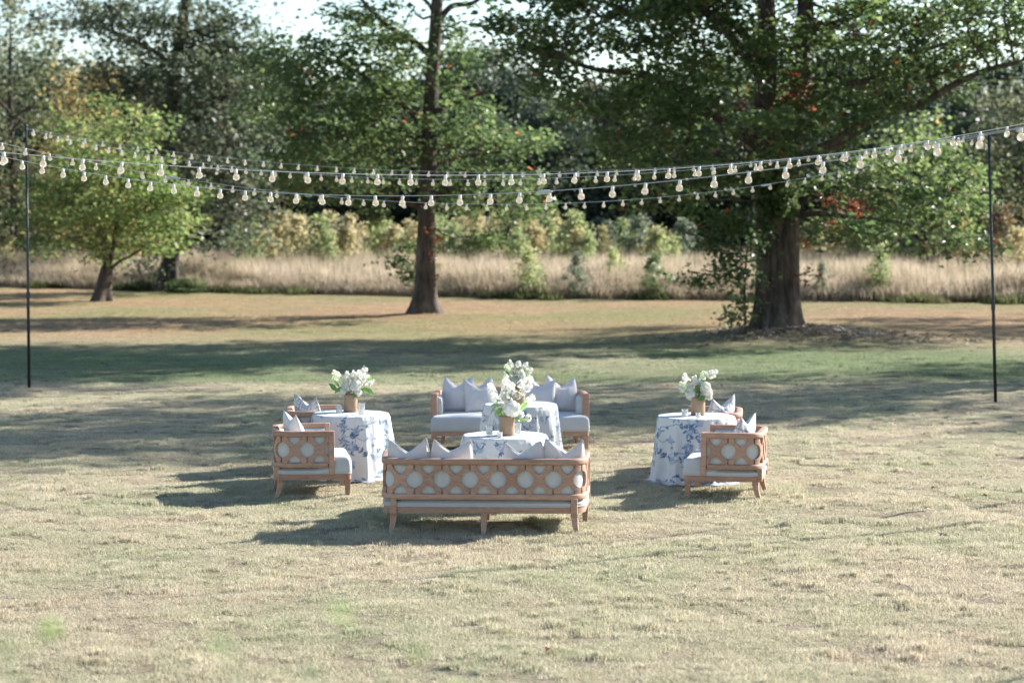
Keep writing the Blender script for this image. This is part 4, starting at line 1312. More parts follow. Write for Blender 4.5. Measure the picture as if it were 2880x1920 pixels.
# ------------------------------------------------------------------ tables under printed cloths
def toile(seed, wid=2.9, hei=1.0, res=0.0028):
    """blue toile print drawn on a canvas: trailing leafy stems and line-drawn roses"""
    r_ = np.random.default_rng(seed)
    nx_, ny_ = int(wid / res), int(hei / res)
    img = np.empty((ny_, nx_, 3)); img[:] = (0.68, 0.68, 0.665)
    navy, blue, pale, grey = np.array((0.045, 0.105, 0.20)), np.array((0.11, 0.22, 0.37)), np.array((0.36, 0.47, 0.63)), np.array((0.30, 0.36, 0.47))
    def paint(x, y, rx, ry, ang, col, al):
        rad = max(rx, ry) * 1.2
        i0, i1 = int((x - rad) / res), int((x + rad) / res) + 1
        j0, j1 = max(0, int((y - rad) / res)), min(ny_, int((y + rad) / res) + 1)
        if j1 <= j0: return
        ii = np.arange(i0, i1); jj = np.arange(j0, j1)
        X_, Y_ = np.meshgrid(ii * res - x, jj * res - y)
        c_, s_ = math.cos(ang), math.sin(ang)
        p_, q_ = X_ * c_ + Y_ * s_, -X_ * s_ + Y_ * c_
        wv = ry * (1 - (p_ / rx) ** 2) * (1 - 0.25 * p_ / rx)
        mk = ((np.abs(p_) < rx) & (np.abs(q_) < wv)).astype(float) * al
        tone = (1 - 0.55 * np.clip(q_ / (ry + 1e-9), 0, 1))[..., None]
        sub = img[np.ix_(jj, ii % nx_)]
        img[np.ix_(jj, ii % nx_)] = sub * (1 - mk[..., None]) + (col * tone + pale * (1 - tone)) * mk[..., None]
    def line(pts, w, col, al):
        for (x, y) in pts:
            i0, i1 = int((x - w) / res), int((x + w) / res) + 1; j0, j1 = max(0, int((y - w) / res)), min(ny_, int((y + w) / res) + 1)
            if j1 > j0:
                ii = np.arange(i0, i1) % nx_; jj = np.arange(j0, j1)
                img[np.ix_(jj, ii)] = img[np.ix_(jj, ii)] * (1 - al) + col * al
    cols_ = 14
    for c_ in range(cols_):
        x = (c_ + .5 + r_.uniform(-.2, .2)) * wid / cols_; y = r_.uniform(-.1, .05); an = PI / 2 + r_.normal(0, .2)
        while y < hei:
            for _ in range(6):
                line([(x, y)], 0.0028, blue, .6); x += math.cos(an) * .005; y += math.sin(an) * .005
            an += r_.normal(0, .55) + (PI / 2 - an) * .10
            u_ = r_.uniform()
            if u_ < .30:
                for sg in (-1, 1):
                    if r_.uniform() < .8:
                        la = an + sg * r_.uniform(.5, 1.3); ln = r_.uniform(.016, .032)
                        paint(x + math.cos(la) * ln, y + math.sin(la) * ln, ln, ln * r_.uniform(.34, .5), la, navy if r_.uniform() < .55 else blue, .92)
            elif u_ < .35:
                for k in range(5):
                    la = k * 1.256 + an; paint(x + math.cos(la) * .014, y + math.sin(la) * .014, .014, .007, la, navy, .9)
    for gi in range(60):
        x, y = (gi % 15 + r_.uniform(.1, .9)) * wid / 15, (gi // 15 + r_.uniform(.1, .9)) * hei / 4; R_ = r_.uniform(.035, .062)
        paint(x, y, R_ * 1.15, R_ * .8, r_.uniform(0, 3), pale * 1.3, .16)
        for ring in range(4):
            rr_ = R_ * (1 - ring * .24); ph = r_.uniform(0, 6.28)
            a0 = r_.uniform(0, 6.28)
            pts = []
            for k in range(int(300 * rr_ * 6)):
                t = a0 + k / (300 * rr_ * 6) * 5.4
                q_ = rr_ * (1 + .12 * math.sin(5 * t + ph)); pts.append((x + q_ * math.cos(t), y + q_ * math.sin(t) * .8))
            line(pts, .0024, grey, .5)
        for k in range(3):
            la = r_.uniform(0, 6.28); ln = r_.uniform(.018, .032)
            paint(x + math.cos(la) * (R_ + ln * .7), y + math.sin(la) * (R_ * .8 + ln * .7), ln, ln * .42, la, navy if r_.uniform() < .4 else blue, .85)
    return img, res

TOILE = toile(3)
def make_cloth(x, y, R, H, seed, rot, skirt=1.0):
    r_ = np.random.default_rng(seed)
    img, res = TOILE
    n = 300
    th = np.linspace(0, 2 * PI, n, endpoint=False)
    ks = [(9, r_.uniform(0, 6.28), .30), (14, r_.uniform(0, 6.28), .40), (5, r_.uniform(0, 6.28), .35), (23, r_.uniform(0, 6.28), .16)]
    rows, cols = [], []
    for t in np.concatenate([np.linspace(0.02, .92, 26), np.linspace(.94, 1, 6)]):
        rr_ = R * t
        X_, Y_ = rr_ * np.cos(th), rr_ * np.sin(th)
        zz = np.full(n, H) + 0.0015 * vnoise(X_ * 9, Y_ * 9, seed)
        rows.append(np.stack([X_, Y_, zz], 1)); cols.append((X_ + .6, Y_ + .45))
    fold = sum(a_ * np.cos(k * th + p_) for k, p_, a_ in ks)
    fold2 = np.where(fold > 0, fold, fold * .55)
    for t in np.linspace(0.008, 1, 96):
        e = min(1, t / .06)
        flare_ = 0.012 * e + 0.075 * t ** 1.3 * skirt
        puddle = max(0, (t - .93) / .07)
        amp = 0.07 * t ** 0.7 * (0.6 + .4 * skirt)
        rr_ = R + 0.004 + flare_ + amp * fold2 + puddle ** 2 * (0.045 + .06 * vnoise(th * 3 + seed, th * 0 + 2, seed + 4)) + 0.004 * vnoise(th * 14, np.full(n, t * 9), seed + 2)
        zz = np.full(n, H - (H - 0.012) * t - 0.004 * (1 - e)) + puddle * (0.012 + .018 * np.abs(vnoise(th * 5, th * 0 + t * 30, seed + 9)))
        tw = th + 0.03 * t * np.sin(3 * th + seed)
        rows.append(np.stack([rr_ * np.cos(tw), rr_ * np.sin(tw), zz], 1))
        cols.append(((th + rot) / (2 * PI) * 2.9, np.full(n, .05 + t * .8)))
    V = np.concatenate(rows)
    m_ = len(rows)
    I_ = (np.arange(m_ - 1)[:, None] * n + np.arange(n)[None, :])
    J_ = (np.arange(m_ - 1)[:, None] * n + (np.arange(n)[None, :] + 1) % n)
    Fq_ = np.stack([I_, J_, J_ + n, I_ + n], -1).reshape(-1, 4)[:, ::-1]
    me = np_mesh("tablecloth", V, Fq_, True)
    ny_, nx_ = img.shape[:2]
    C_ = np.concatenate([img[np.clip((np.asarray(b_) / res).astype(int), 0, ny_ - 1), (np.asarray(a_) / res).astype(int) % nx_] for a_, b_ in cols])
    at_ = me.attributes.new("print", 'FLOAT_COLOR', 'POINT')
    at_.data.foreach_set("color", np.column_stack([C_, np.ones(len(C_))]).astype(np.float32).ravel())
    me.materials.append(M["toile"])
    return link("tablecloth", me, None, None, (x, y, 0))

TH = 0.735
TABLES = {"A": (-0.07, 21.43), "B": (0.10, 24.85), "C": (-1.80, 23.72), "D": (2.03, 23.42)}
tl = {"A": ("close to the fretwork settee", 1), "B": ("before the settee facing the lawn", 2), "C": ("between the left armchairs", 3), "D": ("between the right armchairs", 4)}
for k_, (x, y) in TABLES.items():
    root = empty("round_table", (x, y, 0)); tag(root, "round table under a floor-length cloth " + tl[k_][0], "table")
    b = MB().lathe([(0.0, TH - .030), (.415, TH - .030), (.415, TH - .004), (0.0, TH - .004)], 40)
    link("table_top", b.mesh("table_top"), M["wood"], root)
    b = MB().lathe([(.22, 0), (.22, .02), (.05, .04), (.03, .12), (.03, TH - .031)], 20)
    link("pedestal", b.mesh("pedestal"), M["black_metal"], root)
    cl = make_cloth(x, y, 0.418, TH, 30 + tl[k_][1], tl[k_][1] * 1.37, 1.0)
    tag(cl, "white cloth with blue floral print on the table " + tl[k_][0], "tablecloth")

def onz(u, v, z_):
    r = ray(u, v); t = (z_ - CAM_H) / r.z
    return Vector((r.x * t, r.y * t, z_))

# ------------------------------------------------------------------ vases
def make_vase():
    b = MB().lathe([(0.0, .0), (.074, .0), (.078, .006), (.078, .195), (.075, .200), (.070, .196), (.070, .03), (0, .03)], 40)
    me = b.mesh("weave"); smooth_angle(me, 50)
    uv = me.uv_layers.new(name="UVMap")
    for lp in me.loops:
        c_ = me.vertices[lp.vertex_index].co
        uv.data[lp.index].uv = ((math.atan2(c_.y, c_.x) / (2 * PI)) % 1.0, c_.z / .2)
    for pl in me.polygons:
        us = [uv.data[i].uv[0] for i in pl.loop_indices]
        if max(us) - min(us) > .5:
            for i in pl.loop_indices:
                if uv.data[i].uv[0] < .5: uv.data[i].uv[0] += 1
    r1 = MB().tube([(.0785 * math.cos(t), .0785 * math.sin(t), .192) for t in np.linspace(0, 2 * PI, 33)], [.005] * 33, 6, False).mesh("rim", True)
    r2 = MB().tube([(.0785 * math.cos(t), .0785 * math.sin(t), .008) for t in np.linspace(0, 2 * PI, 33)], [.005] * 33, 6, False).mesh("base_ring", True)
    return me, r1, r2
vm, vr, vb = make_vase()
VASE = {}
for k_, (u, v, lab) in {"A": (1425, 1229, "close to the fretwork settee"), "B": (1458, 1143, "in front of the settee facing the lawn"), "C": (986, 1163, "between the left armchairs"), "D": (1963, 1172, "between the right armchairs")}.items():
    q = onz(u, v - 6, TH + .0025)
    o = empty("vase", q, rng.uniform(0, 6)); tag(o, "tan rattan-wrapped cylinder vase on the table " + lab, "vase")
    link("weave", vm, M["rattan"], o); link("rim", vr, M["rattan"], o); link("base_ring", vb, M["rattan"], o)
    VASE[k_] = (o, lab)

# ------------------------------------------------------------------ flowers
def petals(C, Nn, size, k, r_, cup=0.5, wide=0.8):
    """k kite petals round each centre C with normal Nn"""
    V, T = [], []
    for c_, n_ in zip(C, Nn):
        n_ = np.array(n_) / np.linalg.norm(n_)
        a_ = np.cross(n_, [0.3, 0.2, 0.9]); a_ /= np.linalg.norm(a_) + 1e-9; b_ = np.cross(n_, a_)
        ph = r_.uniform(0, 6.28); s = size * r_.uniform(.8, 1.2)
        for j in range(k):
            t = ph + j * 2 * PI / k
            d_ = a_ * math.cos(t) + b_ * math.sin(t); e_ = -a_ * math.sin(t) + b_ * math.cos(t)
            i0 = len(V)
            V += [c_, c_ + d_ * s * .6 + e_ * s * wide * .5 + n_ * s * cup * .5, c_ + d_ * s + n_ * s * cup * .7, c_ + d_ * s * .6 - e_ * s * wide * .5 + n_ * s * cup * .5]
            T += [(i0, i0 + 1, i0 + 2), (i0, i0 + 2, i0 + 3)]
    return V, T

def fib(n, r_):
    i = np.arange(n) + .5
    ph = np.arccos(1 - 2 * i / n); th = PI * (1 + 5 ** .5) * i
    return np.stack([np.cos(th) * np.sin(ph), np.sin(th) * np.sin(ph), np.cos(ph)], 1) + r_.normal(0, .04, (n, 3))

def hydrangea(seed):
    r_ = np.random.default_rng(seed)
    n = fib(130, r_); rad = (1 + .08 * r_.normal(0, 1, 130))[:, None]
    V, T = petals(n * rad * .9, n, .24, 4, r_, .15, .95)
    b = MB(); b.add(V, T)
    # inner ball
    ico = bmesh.new(); bmesh.ops.create_icosphere(ico, subdivisions=2, radius=.86)
    vv = [tuple(v.co) for v in ico.verts]; ff = [tuple(v.index for v in f.verts) for f in ico.faces]; ico.free()
    b.add(vv, ff)
    return b.mesh("hydrangea_bloom")

def rose(seed):
    r_ = np.random.default_rng(seed)
    b = MB()
    for ring, (k, rad, hgt, tilt) in enumerate(((3, .25, .75, .1), (5, .45, .65, .3), (6, .7, .45, .6), (7, .95, .15, 1.0))):
        for j in range(k):
            t = j * 2 * PI / k + ring * .5
            d_ = np.array([math.cos(t), math.sin(t), 0]); e_ = np.array([-math.sin(t), math.cos(t), 0])
            w = rad * 2.6 / k * 1.9 + .15
            p = []
            for (fu, fv) in ((-.5, -.6), (.5, -.6), (.62, .1), (.3, .5), (-.3, .5), (-.62, .1)):
                q_ = d_ * rad * (0.75 + .45 * (fv + .6) * tilt - .12 * abs(fu)) + e_ * fu * w + np.array([0, 0, hgt + fv * .55 - .2])
                p.append(tuple(q_ + r_.normal(0, .02, 3)))
            b.add(p, [(0, 1, 2, 5), (5, 2, 3, 4)])
    b.lathe([(0.0, .75), (.2, .7), (.3, .3), (.2, -.3)], 8)
    return b.mesh("rose_bloom")

def spray(seed, n=13, green=False):
    """upright spike of small flowers, 1 unit tall"""
    r_ = np.random.default_rng(seed)
    t = np.linspace(.08, 1, n); a = np.arange(n) * 2.4
    rad = .40 * (1 - .55 * t)
    C = np.stack([rad * np.cos(a), rad * np.sin(a), t], 1) + r_.normal(0, .07, (n, 3))
    Nn = np.stack([np.cos(a), np.sin(a), np.full(n, .5)], 1)
    b = MB()
    for c_, n_, tt in zip(C, Nn, t):
        V, T = petals([c_], [n_], .30 * (1.15 - .5 * tt), 5, r_, .3, .9)
        b.add(V, T)
        V, T = petals([c_ + np.array(n_) * .03], [n_], .17 * (1.15 - .5 * tt), 4, r_, .7, .8)
        b.add(V, T)
    return b.mesh("flower_spike")
def leafy(seed):
    r_ = np.random.default_rng(seed)
    b = MB()
    pts = [(-.5, 0, 0), (-.3, .16, .03), (0, .27, .05), (.3, .16, .03), (.55, 0, -.08), (.3, -.16, .03), (0, -.27, .05), (-.3, -.16, .03), (-.25, 0, -.02), (0, 0, -.01), (.28, 0, -.03)]
    b.add(pts, [(0, 8, 1), (8, 9, 2, 1), (9, 10, 3, 2), (10, 4, 3), (0, 7, 8), (7, 6, 9, 8), (6, 5, 10, 9), (5, 4, 10)])
    return b.mesh("leaf")
HY = [hydrangea(s) for s in (1, 2, 3)]; RO = [rose(s) for s in (4, 5)]; SPK = [spray(s) for s in (6, 7, 8)]; SPKG = [spray(s) for s in (9, 10)]; LFM = [leafy(1)]
EYE = MB().lathe([(0, .35), (.3, .25), (.35, 0), (0, -.1)], 8).mesh("eye")
for me in HY + RO + SPK: me.materials.append(M["petal"])
for me in SPKG: me.materials.append(M["petal_green"])
LFM[0].materials.append(M["bouquet_leaf"])
for me in HY: smooth_angle(me, 20)

# (kind, across, up, size) in metres from the middle of the vase mouth
BQ = {
 "C": [("h", -.04, .075, .075), ("h", .06, .09, .068), ("h", -.085, .035, .05), ("h", .085, .02, .045), ("h", -.05, .15, .048), ("r", .02, .165, .04),
       ("s", .13, .22, .10), ("s", .09, .19, .10), ("s", .03, .18, .09), ("s", .15, .15, .09), ("s", .19, .10, .10), ("s", .11, .12, .09), ("g", -.14, .19, .10), ("g", -.15, .14, .08), ("s", -.03, .20, .07),
       ("l", -.19, .08, .09), ("l", -.15, .12, .08), ("l", .20, .03, .10), ("l", .15, .03, .09), ("l", -.04, -.005, .07), ("l", .04, -.015, .08), ("l", -.13, .05, .08), ("l", .21, .17, .05)],
 "A": [("h", .05, .07, .085), ("r", -.03, .185, .048), ("r", .10, .20, .046), ("r", .02, .14, .04), ("s", -.01, .25, .13), ("s", -.01, .33, .08), ("s", .14, .29, .10), ("s", .20, .25, .09), ("s", .16, .22, .09), ("s", -.12, .20, .10), ("s", -.15, .24, .09), ("s", .02, .22, .09),
       ("g", .21, .14, .10), ("g", .05, .26, .08), ("g", -.11, .15, .08), ("l", -.02, .0, .11), ("l", .10, -.02, .09), ("l", .17, .085, .09), ("l", -.13, .06, .08), ("l", .175, -.05, .07), ("l", -.08, .04, .08), ("l", -.10, .11, .07), ("r", .215, -.02, .034), ("r", .14, .005, .036), ("h", -.06, .09, .045)],
 "B": [("h", .08, .05, .075), ("h", -.07, .06, .065), ("h", .0, .09, .065), ("h", .03, .15, .05), ("r", -.05, .16, .04), ("r", .13, .09, .045), ("s", -.08, .22, .10), ("s", .0, .22, .09), ("s", .07, .20, .10), ("s", .11, .16, .09), ("g", -.12, .20, .08), ("g", .10, .13, .08), ("l", .15, .11, .07), ("l", -.13, .17, .07), ("l", .05, .17, .06), ("s", -.12, .12, .08)],
 "D": [("h", -.075, .03, .07), ("h", .09, .04, .072), ("h", .075, .11, .06), ("h", -.09, .09, .05), ("r", .0, .14, .045), ("r", .12, .0, .035), ("s", -.12, .17, .10), ("s", .10, .20, .10), ("g", .05, .19, .10), ("s", .15, .22, .11), ("g", -.15, .10, .09), ("s", -.03, .15, .09), ("s", -.17, .08, .08),
       ("l", -.02, .08, .09), ("l", .01, .06, .10), ("l", -.04, .06, .08), ("l", .03, -.01, .08), ("l", .0, .11, .08), ("l", -.17, .06, .06)],
}
r_ = np.random.default_rng(77)
for k_, spec in BQ.items():
    vz, lab = VASE[k_]
    top = np.array(vz.location) + np.array([0, 0, .2])
    root = empty("bouquet", tuple(top - np.array([0, 0, .16]))); o0 = np.array(root.location)
    desc = {"A": "tall loose bouquet of white roses, stock and one big hydrangea close to the fretwork settee", "B": "white bouquet half hidden behind the tall bouquet, in front of the facing settee",
            "C": "round white hydrangea bouquet with side leaves between the left armchairs", "D": "white hydrangea bouquet with a green leafy middle between the right armchairs"}[k_]
    tag(root, desc, "bouquet")
    stems = MB()
    for (kd, dx, dz, s) in spec:
        y_ = r_.uniform(-.075, .03) if kd in "hr" else r_.uniform(-.09, .07)
        p = np.array([dx, y_, dz])
        loc = tuple(top - o0 + p)
        out = Vector((dx, y_ * .8, max(.05, dz + .10))).normalized()
        if kd == "h": o = link("hydrangea_bloom", HY[int(r_.integers(3))], None, root)
        elif kd == "r": o = link("rose_bloom", RO[int(r_.integers(2))], None, root); out = Vector((dx * 1.5, -.35 + y_, dz + .1)).normalized()
        elif kd == "s": o = link("flower_spike", SPK[int(r_.integers(3))], None, root)
        elif kd == "g": o = link("flower_spike", SPKG[int(r_.integers(2))], None, root)
        else: o = link("leaf", LFM[0], None, root)
        o.location = loc
        if kd == "l":
            o.rotation_euler = (r_.uniform(.6, 1.5), r_.uniform(-.9, .9), math.atan2(0, dx) + r_.uniform(-.5, .5))
        else:
            o.rotation_euler = out.to_track_quat('Z', 'Y').to_euler()
        o.scale = (s * (1.4 if kd == "l" else 1.0),) * 3
        if kd in "sg": o.scale = (s * .85, s * .85, s * .85)
        if kd == "h": o.scale = (s * 1.02,) * 3
        if kd == "r" and r_.uniform() < .4:
            e = link("eye", EYE, M["flower_eye"], o); e.location = (0, 0, .72)
        mid = (top - o0) + np.array([dx * .25, y_ * .3, -.02])
        stems.tube([tuple(np.array([dx * .1, y_ * .2, .01])), tuple(mid), loc], [.003, .003, .002], 5, False)
    link("stems", stems.mesh("stems", True), M["stem"], root)

# ------------------------------------------------------------------ glasses and candles
def glass_mesh(rad, h):
    n = 36; b = MB()
    prof = [(.0, .004), (rad * .86, .004), (rad * .9, .01), (rad, h), (rad * .93, h), (rad * .83, .016), (.0, .014)]
    for (r0, z_) in prof:
        for k in range(n):
            an = 2 * PI * k / n
            rr_ = r0 * (1 + (.035 * math.cos(18 * an) if r0 > rad * .85 else 0)); b.v.append((rr_ * math.cos(an), rr_ * math.sin(an), z_))
    for i in range(len(prof) - 1):
        for k in range(n):
            k2 = (k + 1) % n; b.f.append((i * n + k, i * n + k2, (i + 1) * n + k2, (i + 1) * n + k))
    return b.mesh("glass_votive")
for (u, v, rad, h, cand, lab) in ((953, 1160, .036, .085, True, "short ribbed glass left of the vase between the left armchairs"), (1017, 1165, .038, .125, False, "tall ribbed glass right of the vase between the left armchairs"),
                               (1376, 1226, .036, .112, True, "tall ribbed glass left of the vase close to the fretwork settee"), (1406, 1231, .026, .060, True, "small glass in front of the vase close to the fretwork settee"),
                               (1456, 1219, .034, .105, False, "tall glass behind the vase close to the fretwork settee"), (1498, 1130, .032, .08, False, "clear glass on the table in front of the facing settee"),
                               (1926, 1171, .036, .085, True, "ribbed glass left of the vase between the right armchairs"), (1963, 1176, .026, .062, True, "small clear glass in front of the vase between the right armchairs")):
    q = onz(u, v, TH + .002)
    o = link("glass_votive", smooth_angle(glass_mesh(rad, h), 50), M["glass"], None, q)
    tag(o, lab, "glass")
    if cand:
        b = MB().lathe([(0, .017), (rad * .74, .017), (rad * .76, h * .5), (rad * .7, h * .53), (0, h * .52)], 20)
        c_ = link("candle", smooth_angle(b.mesh("candle"), 40), M["wax"], None, q)
        wk = MB().tube([(0, 0, h * .5), (.001, 0, h * .62)], [.0012, .001], 5)
        link("wick", wk.mesh("wick"), M["black_metal"], c_)
        tag(c_, "white candle inside the " + lab, "candle")

# ------------------------------------------------------------------ light poles and strings of bulbs
def pole(base, top, lab, rad=0.026):
    base = np.array(base, float); top = np.array(top, float)
    o = empty("light_pole", tuple(base)); tag(o, lab, "pole")
    v = top - base
    link("shaft", MB().tube([(0, 0, -.05), tuple(v * .35), tuple(v * .36), tuple(v)], [rad, rad, rad * .86, rad * .8], 14).mesh("shaft", True), M["black_metal"], o)
    link("collar", MB().tube([tuple(v * .345), tuple(v * .37)], [rad * 1.3] * 2, 14).mesh("collar"), M["pole_rust"], o)
    link("foot_plate", MB().lathe([(0, .0), (.07, .0), (.07, .008), (.03, .016), (0, .016)], 18).mesh("foot_plate"), M["black_metal"], o)
    link("cap", MB().tube([tuple(v * .995), tuple(v * 1.004)], [rad * 1.15, rad * .8], 12).mesh("cap"), M["pole_rust"], o)
    h = v * .985
    link("hook", MB().tube([tuple(h), tuple(h + np.array([.03, -.03, .015])), tuple(h + np.array([.05, -.05, -.01]))], [.004] * 3, 6).mesh("hook"), M["wire"], o)
    return top
PB_L, PB_R = gnd(67 * DS, 893 * DS), gnd(2287 * DS, 925 * DS)
PT_L = pole(PB_L, at(60 * DS, 288 * DS, PB_L.y), "thin black light pole standing on the lawn beside the small light green tree")
PT_R = pole(PB_R, at(2271 * DS, 306 * DS, PB_R.y), "thin black leaning light pole standing on the lawn right of the double-trunked oak")

BS = 0.9
bulb_me = MB().lathe([(r0 * BS, z0 * BS) for r0, z0 in [(0.0, -.098), (.010, -.097), (.019, -.092), (.0268, -.084), (.0295, -.070), (.0275, -.057), (.021, -.045), (.0125, -.037), (.0105, -.030), (.0105, -.022)]], 14).mesh("bulb", True)
sock_me = MB().lathe([(0.0, .004), (.008, .004), (.0125, -.002), (.0135, -.028), (.012, -.034), (.0, -.034)], 10).mesh("socket", True)
conn_me = MB().tube([(-.075, 0, -.004), (-.05, 0, -.008), (.05, 0, -.008), (.075, 0, -.004)], [.006, .017, .017, .006], 8).mesh("connector", True)
bulb_me.materials.append(M["bulb"]); sock_me.materials.append(M["socket"]); conn_me.materials.append(M["wire"])
K = 960 / 2352.0
def c1(*l): return [(x * K, y * K) for x, y in l]
def c2(*l): return [(960 + x * K, y * K) for x, y in l]
def c3(*l): return [(1920 + x * K, y * K) for x, y in l]

def string_lights(px, dl, dr, lab, uspan, conn=None, pins=(None, None), phase=0.0):
    """straight run in plan from the left edge (distance dl) to the right edge (dr); sag fitted as a parabola"""
    xl, xr = -0.24 * dl, 0.24 * dr
    A, Bv = np.array([xl, dl]), np.array([xr, dr])
    def hit(u, v):
        r = ray(u, v); k = r.x / r.y            # x = k*y ; intersect with A + t(B-A)
        dx, dy = Bv - A
        t = (k * A[1] - A[0]) / (dx - k * dy)
        p = A + t * (Bv - A)
        return t, CAM_H + r.z * p[1] / r.y
    tz = np.array([hit(u, v) for u, v in px])
    w = np.ones(len(tz))
    co = np.polyfit(tz[:, 0], tz[:, 1], 3)
    t0, t1 = uspan
    if pins[0] is not None: t0 = hit(*pins[0])[0]
    if pins[1] is not None: t1 = hit(*pins[1])[0]
    tt = np.linspace(t0, t1, 400)
    tq = np.clip(tt, tz[:, 0].min() - .05, tz[:, 0].max() + .05)
    zz = np.polyval(co, tq) + np.polyval(np.polyder(co), tq) * (tt - tq)
    P_ = np.column_stack([A[0] + tt * (Bv - A)[0], A[1] + tt * (Bv - A)[1], zz])
    for pin, sl in ((pins[0], 0), (pins[1], -1)):
        if pin is not None and len(pin) == 2: pass
    seg = np.linalg.norm(np.diff(P_, axis=0), axis=1); cum = np.concatenate([[0], np.cumsum(seg)])
    o0 = P_[0].copy()
    root = empty("string_lights", tuple(o0)); tag(root, lab, "string lights")
    rel = P_ - o0
    link("wire", MB().tube([tuple(p) for p in rel[::5]], [.0034] * len(rel[::5]), 6).mesh("wire", True), M["wire"], root)
    s = .12 + phase
    ang = math.atan2((Bv - A)[1], (Bv - A)[0])
    while s < cum[-1] - .05:
        p = np.array([np.interp(s, cum, rel[:, k]) for k in range(3)])
        b = link("bulb", bulb_me, None, root, tuple(p), rng.uniform(0, 6))
        b.rotation_euler = (rng.normal(0, .06), rng.normal(0, .06), rng.uniform(0, 6))
        link("socket", sock_me, None, b)
        s += .305 + rng.normal(0, .006)
    for u in (conn or []):
        t = hit(u, 500)[0]; i = int(np.argmin(np.abs(tt - t)))
        c_ = link("connector", conn_me, None, root, tuple(rel[i])); c_.rotation_euler = (0, -math.atan2(rel[min(i + 3, 399)][2] - rel[i - 3][2], .3), ang)
    return P_[0], P_[-1]

ends = []
ends.append(string_lights(c1((0, 1050), (360, 1078), (930, 1130), (1480, 1162), (2000, 1187)) + c2((0, 1196), (620, 1210), (1090, 1205), (1530, 1195), (1950, 1180), (2350, 1160)) + c3((400, 1128), (790, 1088), (1170, 1042), (1540, 995), (1870, 945), (2200, 885), (2350, 848)),
              16.3, 20.5, "string of globe bulbs, the uppermost large-bulbed run crossing the left pole", (-.07, 1.1)))
ends.append(string_lights(c1((180, 1112), (470, 1170), (775, 1220), (1125, 1262), (1475, 1295), (1825, 1322), (2200, 1345)) + c2((240, 1348), (650, 1348), (1080, 1335), (1510, 1310), (1985, 1275), (2240, 1250)) + c3((130, 1222), (400, 1192), (670, 1160), (945, 1120), (1240, 1075), (1520, 1028), (1830, 975), (2145, 920)),
              21.0, 14.5, "string of globe bulbs whose bulbs are largest where it passes the right pole", (-.10, 1.08), [1531], phase=.1))
ends.append(string_lights(c1((0, 990), (300, 1045), (825, 1155), (1170, 1222), (1455, 1265), (1780, 1305), (2095, 1335)) + c2((60, 1365), (360, 1385), (795, 1405), (1085, 1410), (1500, 1405), (1905, 1385), (2290, 1350)) + c3((310, 1312), (550, 1275), (795, 1235), (1060, 1180), (1250, 1150), (1600, 1065), (2110, 930)),
              27.0, 33.4, "lowest sagging string of small globe bulbs, ending at the right pole", (-.08, 1.0), [494, 2153], (None, (2782, 380))))
ends.append(string_lights(c1((180, 885), (485, 940), (880, 1000), (1140, 1038), (1535, 1082), (1935, 1125), (2330, 1155)) + c2((375, 1172), (910, 1190), (1450, 1188), (1850, 1175), (2260, 1155)) + c3((180, 1140), (725, 1085), (1300, 1020), (2110, 925)),
              35.6, 33.3, "highest string of tiny globe bulbs running from pole to pole", (0, 1), None, ((74, 360), (2782, 378))))
ends.append(string_lights(c1((180, 890), (430, 950), (740, 1010), (995, 1062), (1410, 1125), (1840, 1178), (2300, 1210)) + c2((305, 1228), (810, 1238), (1340, 1230), (1770, 1215), (2205, 1185)) + c3((155, 1160), (635, 1110), (980, 1080), (1340, 1035), (1690, 985), (2050, 925), (2200, 895)),
              35.4, 24.3, "string of globe bulbs from the left pole, its bulbs growing larger beyond the oak", (0, 1.12), None, ((75, 364), None), phase=.05))
# the poles just outside the frame that hold the free ends
for e in (ends[0][0], ends[1][0], ends[2][0], ends[0][1], ends[1][1], ends[4][1]):
    pole((e[0], e[1] + .03, 0), (e[0], e[1] + .03, e[2] + .06), "thin black light pole holding the outer end of a light string")
for o in list(COL.objects):
    if o.name.startswith("light_pole") and "outer end" in o["label"]: o["group"] = "poles at the outer ends of the light strings"

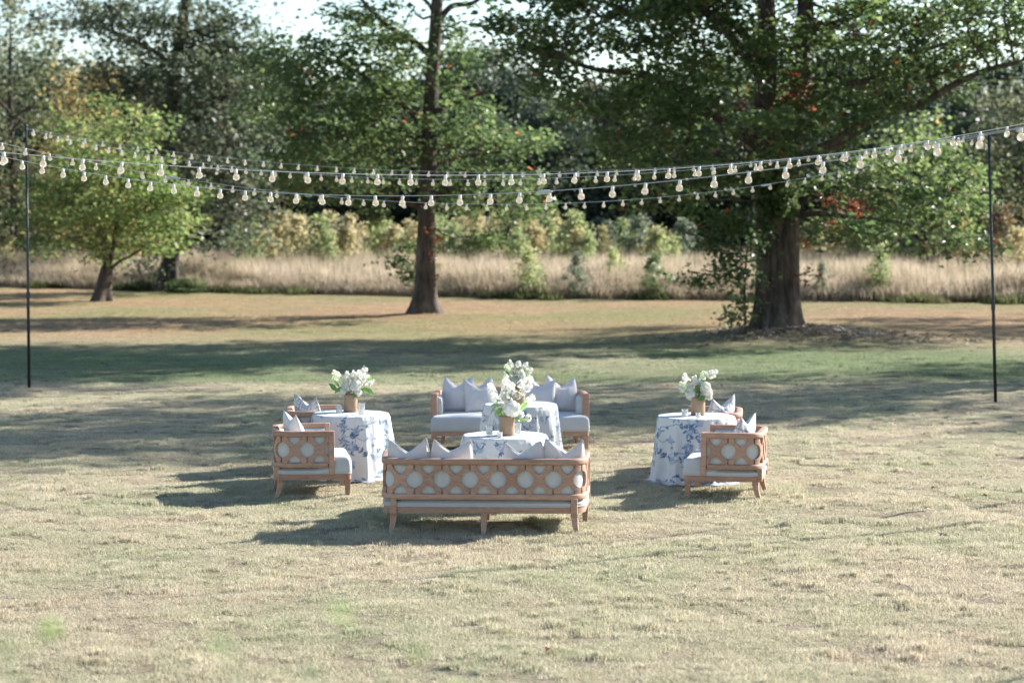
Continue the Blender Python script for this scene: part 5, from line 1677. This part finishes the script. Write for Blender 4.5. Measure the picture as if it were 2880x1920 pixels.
# ------------------------------------------------------------------ fallen leaves on the lawn, shrub tops near the camera
fl = leaf_mesh("fallen_leaf", np.array([[0, 0, .03], [.02, .035, .032], [-.03, .025, .03], [.01, -.03, .034]]), .042, np.random.default_rng(5), 1.2)
fl2 = fl.copy(); fl3 = fl.copy()
fl.materials.append(M["leaf_red"]); fl2.materials.append(M["leaf_dry"]); fl3.materials.append(M["leaf_brown"])
for (u, v, me_, lab) in ((1545, 1846, fl, "red fallen leaf on the grass in front of the fretwork settee"), (2632, 1385, fl3, "curled brown fallen leaf on the sunlit lawn"), (2772, 1409, fl3, "curled brown fallen leaf on the sunlit lawn"),
                      (2657, 1518, fl2, "pale fallen leaf on the lawn right of the armchairs"), (2443, 1545, fl3, "curled brown fallen leaf on the sunlit lawn"), (2735, 1372, fl2, "pale fallen leaf on the lawn right of the armchairs")):
    q = gnd(u, v); q.z = float(ground_h(q.x, q.y)) + .012
    tag(link("fallen_leaf", me_, None, None, q, rng.uniform(0, 6)), lab, "leaf", "fallen leaves on the lawn")

def shrub(tops, d, lab, seed):
    r_ = np.random.default_rng(seed)
    ps = [np.array(at(u, v, d + r_.uniform(-.25, .25))) for u, v in tops]
    base = np.array([np.mean([p[0] for p in ps]), d, 0.0])
    root = empty("garden_shrub", tuple(base)); tag(root, lab, "shrub")
    b = MB(); C = []
    for p in ps:
        foot = base + np.array([r_.uniform(-.12, .12), r_.uniform(-.1, .1), 0])
        pts, rs = bend(foot - base, p - base, .007, .0025, r_, 8, .03)
        b.tube(pts, rs, 6)
        for t in np.linspace(.35, 1, 12):
            c_ = np.array([np.interp(t * 7, np.arange(8), [q_[k] for q_ in pts]) for k in range(3)])
            C.append(c_ + r_.normal(0, .035, 3))
    link("stems", b.mesh("stems", True), M["stem"], root)
    me = leaf_mesh("leaves", np.array(C), .036, r_, .6); me.materials.append(M["leaf_hedge"])
    link("leaves", me, None, root)
shrub([(12, 1790), (50, 1850), (-60, 1770), (215, 1880)], 2.6, "blurred green shrub shoots rising at the near edge of the lawn, left end", 1)
shrub([(650, 1800), (870, 1830), (1080, 1880)], 2.6, "blurred thin shrub shoots rising before the lawn, left of the fretwork settee", 2)
shrub([(2440, 1880), (2690, 1850), (2840, 1890)], 2.6, "blurred yellow green shrub shoots rising before the right side of the lawn", 3)
shrub([(1330, 1895), (1480, 1915)], 2.6, "few blurred shrub tips rising before the middle of the lawn", 4)
